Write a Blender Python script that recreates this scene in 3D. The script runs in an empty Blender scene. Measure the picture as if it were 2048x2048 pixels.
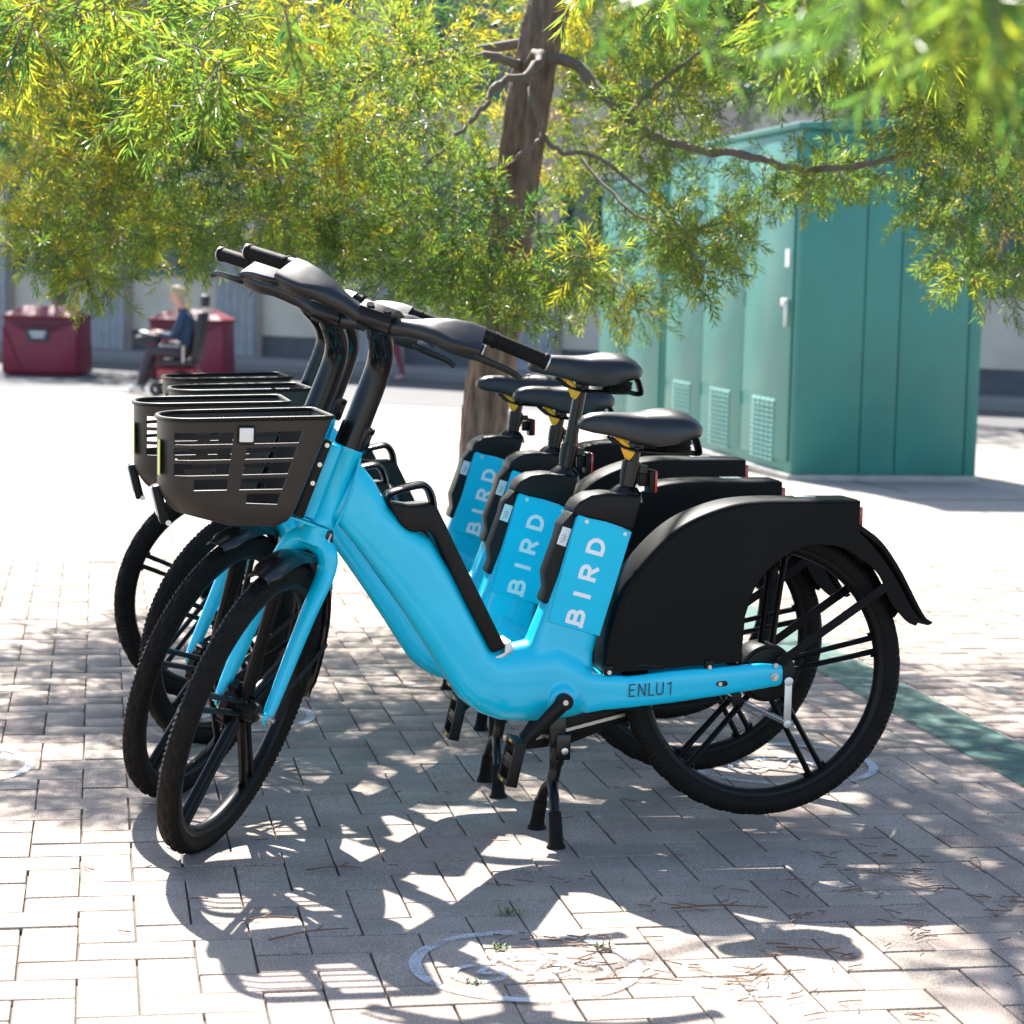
import bpy, bmesh, math, random
import numpy as np
from mathutils import Vector, Matrix
random.seed(7); rng = np.random.default_rng(11)
sc = bpy.context.scene
COL = sc.collection
rad = math.radians

# ------------------------------------------------------------------ camera
FPX = 4515.66
R0 = (0.999724, 0.002428, 0.023360)      # camera right
R1 = (0.023486, -0.103355, -0.994367)    # camera down
R2 = (0.0, 0.994642, -0.103384)          # camera forward
CAM = Vector((0.0, 0.0, 1.2664))
cd = bpy.data.cameras.new('camera'); cam = bpy.data.objects.new('camera', cd); COL.objects.link(cam)
cam.matrix_world = Matrix(((R0[0], -R1[0], -R2[0], CAM.x), (R0[1], -R1[1], -R2[1], CAM.y), (R0[2], -R1[2], -R2[2], CAM.z), (0, 0, 0, 1)))
cd.sensor_width = 36.0; cd.lens = FPX / 2048 * 36.0; cd.clip_end = 2000; cd.clip_start = 0.05
cd.dof.use_dof = True; cd.dof.focus_distance = 5.0; cd.dof.aperture_fstop = 6.3
sc.camera = cam

# ------------------------------------------------------------------ sky, sun, exposure
SUN = Vector((-0.285, 0.91, 1.0)).normalized()     # towards the sun
w = bpy.data.worlds.new('World'); sc.world = w; w.use_nodes = True
nt = w.node_tree; bg = nt.nodes['Background']
sky = nt.nodes.new('ShaderNodeTexSky'); sky.sky_type = 'NISHITA'; sky.sun_disc = False
sky.sun_elevation = math.asin(SUN.z); sky.sun_rotation = math.atan2(SUN.x, SUN.y)
nt.links.new(sky.outputs[0], bg.inputs[0]); bg.inputs[1].default_value = 0.098
sl = bpy.data.lights.new('sun', 'SUN'); so = bpy.data.objects.new('sun', sl); COL.objects.link(so)
sl.energy = 5.0; sl.angle = rad(0.53); sl.color = (1.0, 0.955, 0.88)
so.rotation_euler = SUN.to_track_quat('Z', 'Y').to_euler(); so.location = (0, 0, 20)
vs = sc.view_settings; vs.view_transform = 'Standard'; vs.look = 'None'; vs.exposure = 1.80; vs.gamma = 1.0

# ------------------------------------------------------------------ helpers
def at(x, y, d):
    """photo position (1932 grid) at depth d -> world point, used to measure where things stand"""
    k = 2048 / 1932
    a = (x * k - 1024) / FPX; b = (y * k - 1024) / FPX
    r = Vector(R0) * a + Vector(R1) * b + Vector(R2)
    return CAM + r * d
def gz(y):
    if y < 14: return 0.0
    if y < 30: return -0.38 * (y - 14) / 16
    if y < 34: return -0.38 - 0.07 * (y - 30) / 4
    return -0.45

class MB:
    def __init__(s): s.v = []; s.f = []
    def add(s, vs_, fs):
        o = len(s.v); s.v += [tuple(p) for p in vs_]; s.f += [tuple(i + o for i in f) for f in fs]
    def box(s, c, d, R=None):
        x, y, z = [k / 2 for k in d]
        P = [Vector((a, b, e)) for a in (-x, x) for b in (-y, y) for e in (-z, z)]
        if R is not None: P = [R @ p for p in P]
        P = [p + Vector(c) for p in P]
        s.add(P, [(0, 1, 3, 2), (4, 6, 7, 5), (0, 4, 5, 1), (2, 3, 7, 6), (0, 2, 6, 4), (1, 5, 7, 3)])
        return s
    def loft(s, secs, caps=True, closed=True):
        n = len(secs[0]); V = []; F = []
        for q in secs: V += q
        m = len(secs)
        for i in range(m - 1):
            for j in range(n if closed else n - 1):
                k = (j + 1) % n
                F.append((i * n + j, i * n + k, (i + 1) * n + k, (i + 1) * n + j))
        if caps and closed:
            F.append(tuple(range(n))[::-1]); F.append(tuple(range((m - 1) * n, m * n)))
        s.add(V, F); return s
    def tube(s, pts, r, n=12, caps=True, asp=1.0, up=None):
        pts = [Vector(p) for p in pts]; m = len(pts)
        rr = r if isinstance(r, (list, tuple)) else [r] * m
        secs = []; prev = None
        for i, p in enumerate(pts):
            t = (pts[min(i + 1, m - 1)] - pts[max(i - 1, 0)]).normalized()
            if prev is None:
                u = Vector(up) if up else (Vector((0, 1, 0)) if abs(t.y) < .9 else Vector((1, 0, 0)))
            else: u = prev
            a = (u - t * u.dot(t)).normalized(); b = t.cross(a); prev = a
            secs.append([p + a * (rr[i] * math.cos(2 * math.pi * j / n)) + b * (rr[i] * asp * math.sin(2 * math.pi * j / n)) for j in range(n)])
        return s.loft(secs, caps)
    def cyl(s, a, b, r, n=20, r2=None): return s.tube([a, b], [r, r if r2 is None else r2], n)
    def prism(s, poly, y0, y1):
        """polygon in the x,z plane carried from y0 to y1"""
        n = len(poly)
        s.add([(x, y0, z) for x, z in poly] + [(x, y1, z) for x, z in poly],
              [tuple(range(n)), tuple(range(2 * n - 1, n - 1, -1))] + [(i, i + n, (i + 1) % n + n, (i + 1) % n) for i in range(n)])
        return s
    def lathe(s, prof, c, axis='y', n=48):
        """prof: closed (r, h) ring section turned round an axis through c"""
        V = []; F = []; m = len(prof)
        for i in range(n):
            a = 2 * math.pi * i / n
            for r, h in prof:
                V.append((c[0] + r * math.cos(a), c[1] + h, c[2] + r * math.sin(a)) if axis == 'y' else (c[0] + r * math.cos(a), c[1] + r * math.sin(a), c[2] + h))
        for i in range(n):
            for j in range(m):
                k = (j + 1) % m; i2 = (i + 1) % n
                F.append((i * m + j, i * m + k, i2 * m + k, i2 * m + j))
        s.add(V, F); return s
    def build(s, name, mat, parent=None, bevel=0, seg=2, smooth=40, mtx=None):
        me = bpy.data.meshes.new(name); me.from_pydata(s.v, [], s.f); me.materials.append(mat)
        bm = bmesh.new(); bm.from_mesh(me)
        bmesh.ops.recalc_face_normals(bm, faces=bm.faces)
        if bevel:
            es = [e for e in bm.edges if len(e.link_faces) == 2 and e.calc_face_angle(0) > .5]
            bmesh.ops.bevel(bm, geom=es, offset=bevel, segments=seg, profile=.5, affect='EDGES', clamp_overlap=True)
        bm.to_mesh(me); bm.free()
        if smooth:
            me.polygons.foreach_set('use_smooth', [True] * len(me.polygons)); me.set_sharp_from_angle(angle=rad(smooth))
        return link(name, me, parent, mtx)
def link(name, me, parent=None, mtx=None):
    o = bpy.data.objects.new(name, me); COL.objects.link(o)
    if parent is not None: o.parent = parent
    if mtx is not None: o.matrix_basis = mtx
    return o
def np_mesh(name, V, F, mat, parent=None, attrs=None, smooth=False):
    """V (n,3), F (m,k) arrays"""
    me = bpy.data.meshes.new(name); V = np.ascontiguousarray(V, np.float32); F = np.ascontiguousarray(F, np.int32)
    me.vertices.add(len(V)); me.vertices.foreach_set('co', V.ravel())
    k = F.shape[1]; me.loops.add(F.size); me.loops.foreach_set('vertex_index', F.ravel())
    me.polygons.add(len(F)); me.polygons.foreach_set('loop_start', np.arange(len(F), dtype=np.int32) * k)
    for a, val in (attrs or {}).items():
        at_ = me.attributes.new(a, 'FLOAT', 'POINT'); at_.data.foreach_set('value', np.ascontiguousarray(val, np.float32))
    me.materials.append(mat); me.update(calc_edges=True)
    if smooth: me.polygons.foreach_set('use_smooth', [True] * len(F))
    return link(name, me, parent)
def tag(o, label=None, cat=None, group=None, kind=None):
    if label: o['label'] = label
    if cat: o['category'] = cat
    if group: o['group'] = group
    if kind: o['kind'] = kind
    return o
def empty(name, loc=(0, 0, 0), rz=0):
    o = bpy.data.objects.new(name, None); COL.objects.link(o); o.location = loc; o.rotation_euler = (0, 0, rz); o.empty_display_size = .1
    return o
def copy_tree(o, parent=None):
    c = o.copy(); COL.objects.link(c); c.parent = parent
    for ch in o.children: copy_tree(ch, c)
    return c
def superell(n, p):
    out = []
    for j in range(n):
        a = 2 * math.pi * j / n; c, s_ = math.cos(a), math.sin(a)
        out.append((math.copysign(abs(c) ** (2 / p), c), math.copysign(abs(s_) ** (2 / p), s_)))
    return out
def smoothpts(pts, k=6):
    """Catmull-Rom through points"""
    P = [np.array(p, float) for p in pts]; P = [2 * P[0] - P[1]] + P + [2 * P[-1] - P[-2]]; out = []
    for i in range(1, len(P) - 2):
        for j in range(k):
            t = j / k
            out.append(.5 * (2 * P[i] + (P[i + 1] - P[i - 1]) * t + (2 * P[i - 1] - 5 * P[i] + 4 * P[i + 1] - P[i + 2]) * t * t + (3 * P[i] - P[i - 1] - 3 * P[i + 1] + P[i + 2]) * t ** 3))
    out.append(P[-2]); return [tuple(p) for p in out]

# ------------------------------------------------------------------ materials
def mat(name, col, rough=.5, metal=0, coat=0, bump=0, bscale=200, bdist=.002, stretch=None, var=0, vscale=8, spec=.5, trans=None, emit=None):
    m = bpy.data.materials.new(name); m.use_nodes = True; n = m.node_tree.nodes; L = m.node_tree.links; b = n['Principled BSDF']
    b.inputs['Base Color'].default_value = (*col, 1); b.inputs['Roughness'].default_value = rough; b.inputs['Metallic'].default_value = metal
    b.inputs['Coat Weight'].default_value = coat; b.inputs['Coat Roughness'].default_value = .08; b.inputs['Specular IOR Level'].default_value = spec
    tc = n.new('ShaderNodeTexCoord')
    if var:
        nz = n.new('ShaderNodeTexNoise'); nz.inputs['Scale'].default_value = vscale; nz.inputs['Detail'].default_value = 6; L.new(tc.outputs['Object'], nz.inputs['Vector'])
        mr = n.new('ShaderNodeMapRange'); mr.inputs[1].default_value = .3; mr.inputs[2].default_value = .7; mr.inputs[3].default_value = 1 - var; mr.inputs[4].default_value = 1 + var
        L.new(nz.outputs['Fac'], mr.inputs[0])
        mx = n.new('ShaderNodeMix'); mx.data_type = 'RGBA'; mx.blend_type = 'MULTIPLY'; mx.inputs[0].default_value = 1; mx.inputs[6].default_value = (*col, 1)
        L.new(mr.outputs[0], mx.inputs[7]); L.new(mx.outputs[2], b.inputs['Base Color'])
        m2 = n.new('ShaderNodeMapRange'); m2.inputs[3].default_value = max(.03, rough - .1); m2.inputs[4].default_value = min(1, rough + .12); L.new(nz.outputs['Fac'], m2.inputs[0]); L.new(m2.outputs[0], b.inputs['Roughness'])
    if bump:
        nb = n.new('ShaderNodeTexNoise'); nb.inputs['Scale'].default_value = bscale; nb.inputs['Detail'].default_value = 3; L.new(tc.outputs['Object'], nb.inputs['Vector'])
        if stretch:
            mp = n.new('ShaderNodeMapping'); mp.inputs['Scale'].default_value = stretch; L.new(tc.outputs['Object'], mp.inputs['Vector']); L.new(mp.outputs[0], nb.inputs['Vector']); L.new(mp.outputs[0], nz.inputs['Vector'])
        bp = n.new('ShaderNodeBump'); bp.inputs['Strength'].default_value = bump; bp.inputs['Distance'].default_value = bdist; L.new(nb.outputs['Fac'], bp.inputs['Height']); L.new(bp.outputs[0], b.inputs['Normal'])
    return m
M = dict(
    blue=mat('blue_paint', (.001, .53, .75), .30, coat=.45, var=.05, vscale=5, spec=.3),
    panel=mat('blue_panel', (.001, .55, .77), .42, coat=.05, var=.04, vscale=9, spec=.25),
    black=mat('black_plastic', (.0065, .0058, .0055), .42, bump=.12, bscale=900, var=.3, vscale=14, spec=.2),
    bgloss=mat('black_paint', (.005, .005, .0055), .24, coat=.12, var=.1, spec=.3),
    bmat=mat('black_matt_shell', (.0048, .0046, .0047), .46, bump=.06, bscale=700, var=.35, vscale=6, spec=.12),
    basket=mat('basket_plastic', (.038, .031, .026), .48, bump=.1, bscale=800, var=.15, vscale=10, spec=.25),  # black plastic lifted to brown: warm light bounced off the ground, put into the colour
    rubber=mat('tyre_rubber', (.010, .0086, .0076), .66, bump=.3, bscale=500, var=.3, vscale=25, spec=.12),
    alloy=mat('black_alloy', (.004, .004, .0044), .34, var=.1, spec=.18),
    leather=mat('saddle_cover', (.0065, .0067, .0078), .36, bump=.15, bscale=450, var=.1, spec=.55),
    bar=mat('bar_plastic', (.007, .007, .0075), .36, bump=.1, bscale=900, var=.1, vscale=20, spec=.6),
    steel=mat('bright_steel', (.55, .54, .52), .32, 1, var=.1, vscale=40),
    silver=mat('silver_metal', (.62, .61, .58), .42, .8, var=.1, vscale=30),
    chain=mat('chain_steel', (.50, .47, .43), .4, .9),
    yellow=mat('yellow_lever', (.85, .42, .012), .4),
    red=mat('red_lens', (.42, .01, .008), .15, coat=.5),
    white=mat('white_print', (.78, .78, .76), .5),
    print=mat('grey_print', (.25, .25, .26), .6),
    refl=mat('white_reflector', (.80, .78, .74), .18, coat=.6, bump=.5, bscale=800),
    lens=mat('clear_lens', (.5, .52, .53), .12, coat=.5),
    letter=mat('white_lettering', (.84, .86, .87), .45),
    dark=mat('dark_lettering', (.012, .03, .045), .5),
    lime=mat('lime_sticker', (.55, .62, .12), .5),
)

# ------------------------------------------------------------------ ground
def ground_mat(name, col, col2, scale=3, rough=.85):
    m = bpy.data.materials.new(name); m.use_nodes = True; n = m.node_tree.nodes; L = m.node_tree.links; b = n['Principled BSDF']
    tc = n.new('ShaderNodeTexCoord'); b.inputs['Roughness'].default_value = rough
    a = n.new('ShaderNodeTexNoise'); a.inputs['Scale'].default_value = scale; a.inputs['Detail'].default_value = 8; L.new(tc.outputs['Object'], a.inputs['Vector'])
    c = n.new('ShaderNodeTexNoise'); c.inputs['Scale'].default_value = 180; c.inputs['Detail'].default_value = 2; L.new(tc.outputs['Object'], c.inputs['Vector'])
    r = n.new('ShaderNodeMix'); r.data_type = 'RGBA'; r.inputs[6].default_value = (*col, 1); r.inputs[7].default_value = (*col2, 1); L.new(a.outputs['Fac'], r.inputs[0])
    r2 = n.new('ShaderNodeMix'); r2.data_type = 'RGBA'; r2.blend_type = 'MULTIPLY'; r2.inputs[0].default_value = .35; L.new(r.outputs[2], r2.inputs[6]); L.new(c.outputs['Fac'], r2.inputs[7])
    L.new(r2.outputs[2], b.inputs['Base Color'])
    bp = n.new('ShaderNodeBump'); bp.inputs['Strength'].default_value = .4; bp.inputs['Distance'].default_value = .004; L.new(c.outputs['Fac'], bp.inputs['Height']); L.new(bp.outputs[0], b.inputs['Normal'])
    return m
def sheet(name, poly_rows, m, dz, kind='structure', parent=None):
    """rows of (left point, right point) laid over the ground profile"""
    V = []; F = []; K = 24
    for (a, b) in poly_rows:
        for j in range(K + 1):
            t = j / K; x = a[0] + (b[0] - a[0]) * t; y = a[1] + (b[1] - a[1]) * t; V.append((x, y, gz(y) + dz))
    for i in range(len(poly_rows) - 1):
        for j in range(K): F.append((i * (K + 1) + j, i * (K + 1) + j + 1, (i + 1) * (K + 1) + j + 1, (i + 1) * (K + 1) + j))
    me = bpy.data.meshes.new(name); me.from_pydata(V, [], F); me.materials.append(m); o = link(name, me, parent)
    if kind: o['kind'] = kind
    return o
concrete = ground_mat('pale_concrete', (.37, .325, .28), (.28, .245, .21), 1.5)
ys = [-30, -5, 0, 4, 8, 12, 14, 18, 22, 26, 30, 32, 34, 40, 60, 200, 900]
sheet('ground', [((-500, y), (500, y)) for y in ys], concrete, -.03)
asph = ground_mat('grey_asphalt', (.10, .10, .105), (.075, .075, .08), 2)
rn = lambda x: 27.6 - .55 * x           # near edge of the road
rf = lambda x: 36.6 - .73 * x           # kerb in front of the building
rows = []
for t in np.linspace(0, 1, 12):
    rows.append(((-30, rn(-30) * (1 - t) + rf(-30) * t), (24, rn(24) * (1 - t) + rf(24) * t)))
sheet('road', rows, asph, -.024)
side = ground_mat('sidewalk_concrete', (.30, .29, .28), (.24, .23, .22), 2)
mb = MB()
for i in range(18):
    x0, x1 = -30 + 3 * i, -27 + 3 * i
    P = [(x0, rf(x0)), (x1, rf(x1)), (x1, rf(x1) + 3.2), (x0, rf(x0) + 3.2)]
    mb.add([(x, y, gz(y) + z) for z in (-.1, .09) for x, y in P], [(3, 2, 1, 0), (4, 5, 6, 7), (0, 1, 5, 4), (1, 2, 6, 5), (2, 3, 7, 6), (3, 0, 4, 7)])
o = mb.build('pavement', side, smooth=0); o['kind'] = 'structure'

# --- herringbone pavers
GH = 0.18257; GX, GY, GU = -1.16693, 4.95190, 0.108
cH, sH = math.cos(GH), math.sin(GH)
def gxy(i, j): return (GX + i * GU * cH + j * GU * sH, GY + i * GU * sH - j * GU * cH)
def brick_mat(name, attr):
    m = bpy.data.materials.new(name); m.use_nodes = True; n = m.node_tree.nodes; L = m.node_tree.links; b = n['Principled BSDF']
    if attr: s = n.new('ShaderNodeAttribute'); s.attribute_name = 'tone'; out = s.outputs['Fac']
    else: s = n.new('ShaderNodeObjectInfo'); out = s.outputs['Random']
    cr = n.new('ShaderNodeValToRGB'); e = cr.color_ramp; e.interpolation = 'LINEAR'
    cols = [(0, (.31, .256, .212)), (.25, (.385, .312, .256)), (.5, (.355, .275, .23)), (.72, (.405, .33, .27)), (.86, (.32, .24, .207)), (1, (.365, .308, .264))]
    e.elements[0].position = 0; e.elements[0].color = (*cols[0][1], 1); e.elements[1].position = 1; e.elements[1].color = (*cols[-1][1], 1)
    for p, c in cols[1:-1]: k = e.elements.new(p); k.color = (*c, 1)
    L.new(out, cr.inputs[0])
    g = n.new('ShaderNodeNewGeometry')
    nz = n.new('ShaderNodeTexNoise'); nz.inputs['Scale'].default_value = 300; nz.inputs['Detail'].default_value = 4; L.new(g.outputs['Position'], nz.inputs['Vector'])
    mr = n.new('ShaderNodeMapRange'); mr.inputs[1].default_value = .36; mr.inputs[2].default_value = .60; mr.inputs[3].default_value = .48; mr.inputs[4].default_value = 1.18; L.new(nz.outputs['Fac'], mr.inputs[0])
    n2 = n.new('ShaderNodeTexNoise'); n2.inputs['Scale'].default_value = 5; n2.inputs['Detail'].default_value = 9; n2.inputs['Roughness'].default_value = .62; L.new(g.outputs['Position'], n2.inputs['Vector'])
    m2 = n.new('ShaderNodeMapRange'); m2.inputs[1].default_value = .3; m2.inputs[2].default_value = .7; m2.inputs[3].default_value = .70; m2.inputs[4].default_value = 1.12; L.new(n2.outputs['Fac'], m2.inputs[0])
    mu = n.new('ShaderNodeMath'); mu.operation = 'MULTIPLY'; L.new(mr.outputs[0], mu.inputs[0]); L.new(m2.outputs[0], mu.inputs[1])
    mx = n.new('ShaderNodeMix'); mx.data_type = 'RGBA'; mx.blend_type = 'MULTIPLY'; mx.inputs[0].default_value = 1; L.new(cr.outputs[0], mx.inputs[6]); L.new(mu.outputs[0], mx.inputs[7])
    L.new(mx.outputs[2], b.inputs['Base Color']); b.inputs['Roughness'].default_value = .82; b.inputs['Specular IOR Level'].default_value = .35
    bp = n.new('ShaderNodeBump'); bp.inputs['Strength'].default_value = .5; bp.inputs['Distance'].default_value = .0015; L.new(nz.outputs['Fac'], bp.inputs['Height']); L.new(bp.outputs[0], b.inputs['Normal'])
    return m
bmA, bmB = brick_mat('paver_stone', False), brick_mat('paver_stone_far', True)
joint = ground_mat('joint_sand', (.17, .14, .11), (.09, .075, .06), 25)
pav = MB()
cs = [gxy(-24, 30), gxy(48, 30), gxy(48, -46), gxy(-24, -46)]
pav.add([(x, y, -.011) for x, y in cs], [(0, 1, 2, 3)])
paving = pav.build('paving', joint, smooth=0); paving['kind'] = 'structure'
def brick_shape(hx, hy):
    g = .0022; b = .0028
    mb = MB(); mb.box((0, 0, -.006), (2 * hx - 2 * g, 2 * hy - 2 * g, .012))
    return mb, b
bricks = []
for j in range(-46, 22):
    for i in range(-16, 42):
        s4 = (i + j) % 4
        if s4 == 2: c = (i + 1, j + .5); hor = True
        elif s4 == 0: c = (i + .5, j + 1); hor = False
        else: continue
        x, y = gxy(*c)
        if y < 3.3: continue
        if abs(x) > y * .2268 + .35: continue
        bricks.append((y, x, hor))
bricks.sort()
meH = None
for k_, (y, x, hor) in enumerate(bricks[:300]):
    if meH is None:
        ob = MB(); ob.box((0, 0, -.006), (2 * GU - .0028, GU - .0028, .012)); first = ob.build('brick', bmA, paving, bevel=.0018, seg=1, smooth=0); meH = first.data; o = first
    else: o = link('brick', meH, paving)
    o.location = (x, y, random.gauss(0, .0009)); o.rotation_euler = (random.gauss(0, .004), random.gauss(0, .004), GH + (0 if hor else math.pi / 2) + random.gauss(0, .006))
    o.scale = (random.uniform(.988, 1.0), random.uniform(.985, 1.0), 1)
# the rest joined
tpl = bmesh.new(); tpl.from_mesh(meH); tv = np.array([v.co[:] for v in tpl.verts]); tf = []
bmesh.ops.triangulate(tpl, faces=tpl.faces); tf = np.array([[v.index for v in f.verts] for f in tpl.faces]); tpl.free()
rest = bricks[300:]; V = []; F = []; T = []
for k_, (y, x, hor) in enumerate(rest):
    a = GH + (0 if hor else math.pi / 2) + random.gauss(0, .006); c, s_ = math.cos(a), math.sin(a)
    v = tv * [random.uniform(.988, 1), random.uniform(.985, 1), 1]
    V.append(np.stack([x + v[:, 0] * c - v[:, 1] * s_, y + v[:, 0] * s_ + v[:, 1] * c, v[:, 2] + random.gauss(0, .0009) + v[:, 0] * random.gauss(0, .004)], 1)); F.append(tf + k_ * len(tv)); T.append(np.full(len(tv), random.random()))
o = np_mesh('bricks', np.concatenate(V), np.concatenate(F), bmB, paving, {'tone': np.concatenate(T)}); o['kind'] = 'stuff'

jm = MB()
for a in range(-8, 12):
    for c_, d_ in (((a * 1.6, 10.6), (-sH, cH)), ):
        p0 = (c_[0], c_[1]); p1 = (c_[0] + d_[0] * 16, c_[1] + d_[1] * 16)
        for t0 in range(8):
            q0 = (p0[0] + (p1[0] - p0[0]) * t0 / 8, p0[1] + (p1[1] - p0[1]) * t0 / 8); q1 = (p0[0] + (p1[0] - p0[0]) * (t0 + 1) / 8, p0[1] + (p1[1] - p0[1]) * (t0 + 1) / 8)
            jm.add([(q0[0] - .009, q0[1], gz(q0[1]) - .026), (q0[0] + .009, q0[1], gz(q0[1]) - .026), (q1[0] + .009, q1[1], gz(q1[1]) - .026), (q1[0] - .009, q1[1], gz(q1[1]) - .026)], [(0, 1, 2, 3)])
for b_ in range(7):
    y0_ = 11.4 + 1.9 * b_
    for k in range(12):
        x0_, x1_ = -12 + 2 * k, -10 + 2 * k; ya, yb = y0_ + x0_ * .185, y0_ + x1_ * .185
        jm.add([(x0_, ya - .012, gz(ya) - .0255), (x1_, yb - .012, gz(yb) - .0255), (x1_, yb + .012, gz(yb) - .0255), (x0_, ya + .012, gz(ya) - .0255)], [(0, 1, 2, 3)])
o = jm.build('slab_joints', joint, smooth=0); o['kind'] = 'structure'
# --- painted marks
def paint_mat(name, col, wear=.52):
    m = bpy.data.materials.new(name); m.use_nodes = True; n = m.node_tree.nodes; L = m.node_tree.links; b = n['Principled BSDF']
    b.inputs['Base Color'].default_value = (*col, 1); b.inputs['Roughness'].default_value = .75
    g = n.new('ShaderNodeNewGeometry'); nz = n.new('ShaderNodeTexNoise'); nz.inputs['Scale'].default_value = 230; nz.inputs['Detail'].default_value = 5; L.new(g.outputs['Position'], nz.inputs['Vector'])
    n2 = n.new('ShaderNodeTexNoise'); n2.inputs['Scale'].default_value = 12; n2.inputs['Detail'].default_value = 3; L.new(g.outputs['Position'], n2.inputs['Vector'])
    ad = n.new('ShaderNodeMath'); ad.operation = 'ADD'; L.new(nz.outputs['Fac'], ad.inputs[0]); L.new(n2.outputs['Fac'], ad.inputs[1])
    mr = n.new('ShaderNodeMapRange'); mr.inputs[1].default_value = wear * 2 - .42; mr.inputs[2].default_value = wear * 2 - .32; mr.inputs[3].default_value = 0; mr.inputs[4].default_value = .72; L.new(ad.outputs[0], mr.inputs[0]); L.new(mr.outputs[0], b.inputs['Alpha'])
    return m
pwhite, pgreen = paint_mat('worn_white_paint', (.55, .59, .64), .665), paint_mat('worn_green_paint', (.012, .115, .09), .60)
def ribbon2(pts, wd, z=.0042):
    """flat stroke on the ground"""
    P = [np.array(p, float) for p in pts]; V = []
    for i, p in enumerate(P):
        t = P[min(i + 1, len(P) - 1)] - P[max(i - 1, 0)]; t /= np.linalg.norm(t) + 1e-9; n_ = np.array([-t[1], t[0]]) * wd / 2
        V += [(*(p + n_), z), (*(p - n_), z)]
    return V, [(2 * i, 2 * i + 1, 2 * i + 3, 2 * i + 2) for i in range(len(P) - 1)]
def stencil(cx, cy, r, rot, label):
    root = MB()
    circ = lambda c, q, a0=0, a1=2 * math.pi, n=48: [(c[0] + q * math.cos(a0 + (a1 - a0) * i / n), c[1] + q * math.sin(a0 + (a1 - a0) * i / n)) for i in range(n + 1)]
    st = [(circ((0, 0), r), .024)]
    a, b = (-.095, -.045), (.095, -.045)
    st += [(circ(a, .048), .014), (circ(b, .048), .014), ([a, (-.045, .045), (.05, .04), (0, -.05), a], .013), ([(-.045, .045), (0, -.05)], .013), ([b, (.04, .075), (.075, .085)], .013), ([(-.065, .06), (-.02, .06)], .016)]
    c, s_ = math.cos(rot), math.sin(rot); lay = 0
    for pts, wd in st:
        V, F = ribbon2(pts, wd, .0042 + lay); lay += .0004
        root.add([(cx + x * c - y * s_, cy + x * s_ + y * c, z) for x, y, z in V], F)
    o = root.build('painted_stencil', pwhite, smooth=0)
    return tag(o, label, 'ground marking', 'round painted stencils on the pavers')
stencil(.045, 4.065, .205, GH, 'white painted ring stencil on the pavers in front of the nearest bike')
stencil(.72, 5.88, .25, GH, 'white painted ring stencil on pavers seen through the nearest rear wheel')
stencil(-1.46, 5.62, .25, GH, 'white painted ring stencil on pavers cut by the left picture edge')
stencil(-.78, 6.35, .22, GH, 'white painted ring stencil on pavers between front wheels and blue frames')
e0 = (1.147, 6.633); u_ = (-sH, cH); v_ = (cH, sH); mb = MB()
gp = [(e0[0] + u_[0] * a + v_[0] * b, e0[1] + u_[1] * a + v_[1] * b, .0035) for a, b in ((-2.4, 0), (-2.4, .205), (2.6, .205), (2.6, 0))]
mb.add(gp, [(0, 1, 2, 3)])
tag(mb.build('painted_stripe', pgreen, smooth=0), 'worn green painted stripe across the pavers behind the rear wheels', 'ground marking')

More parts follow.
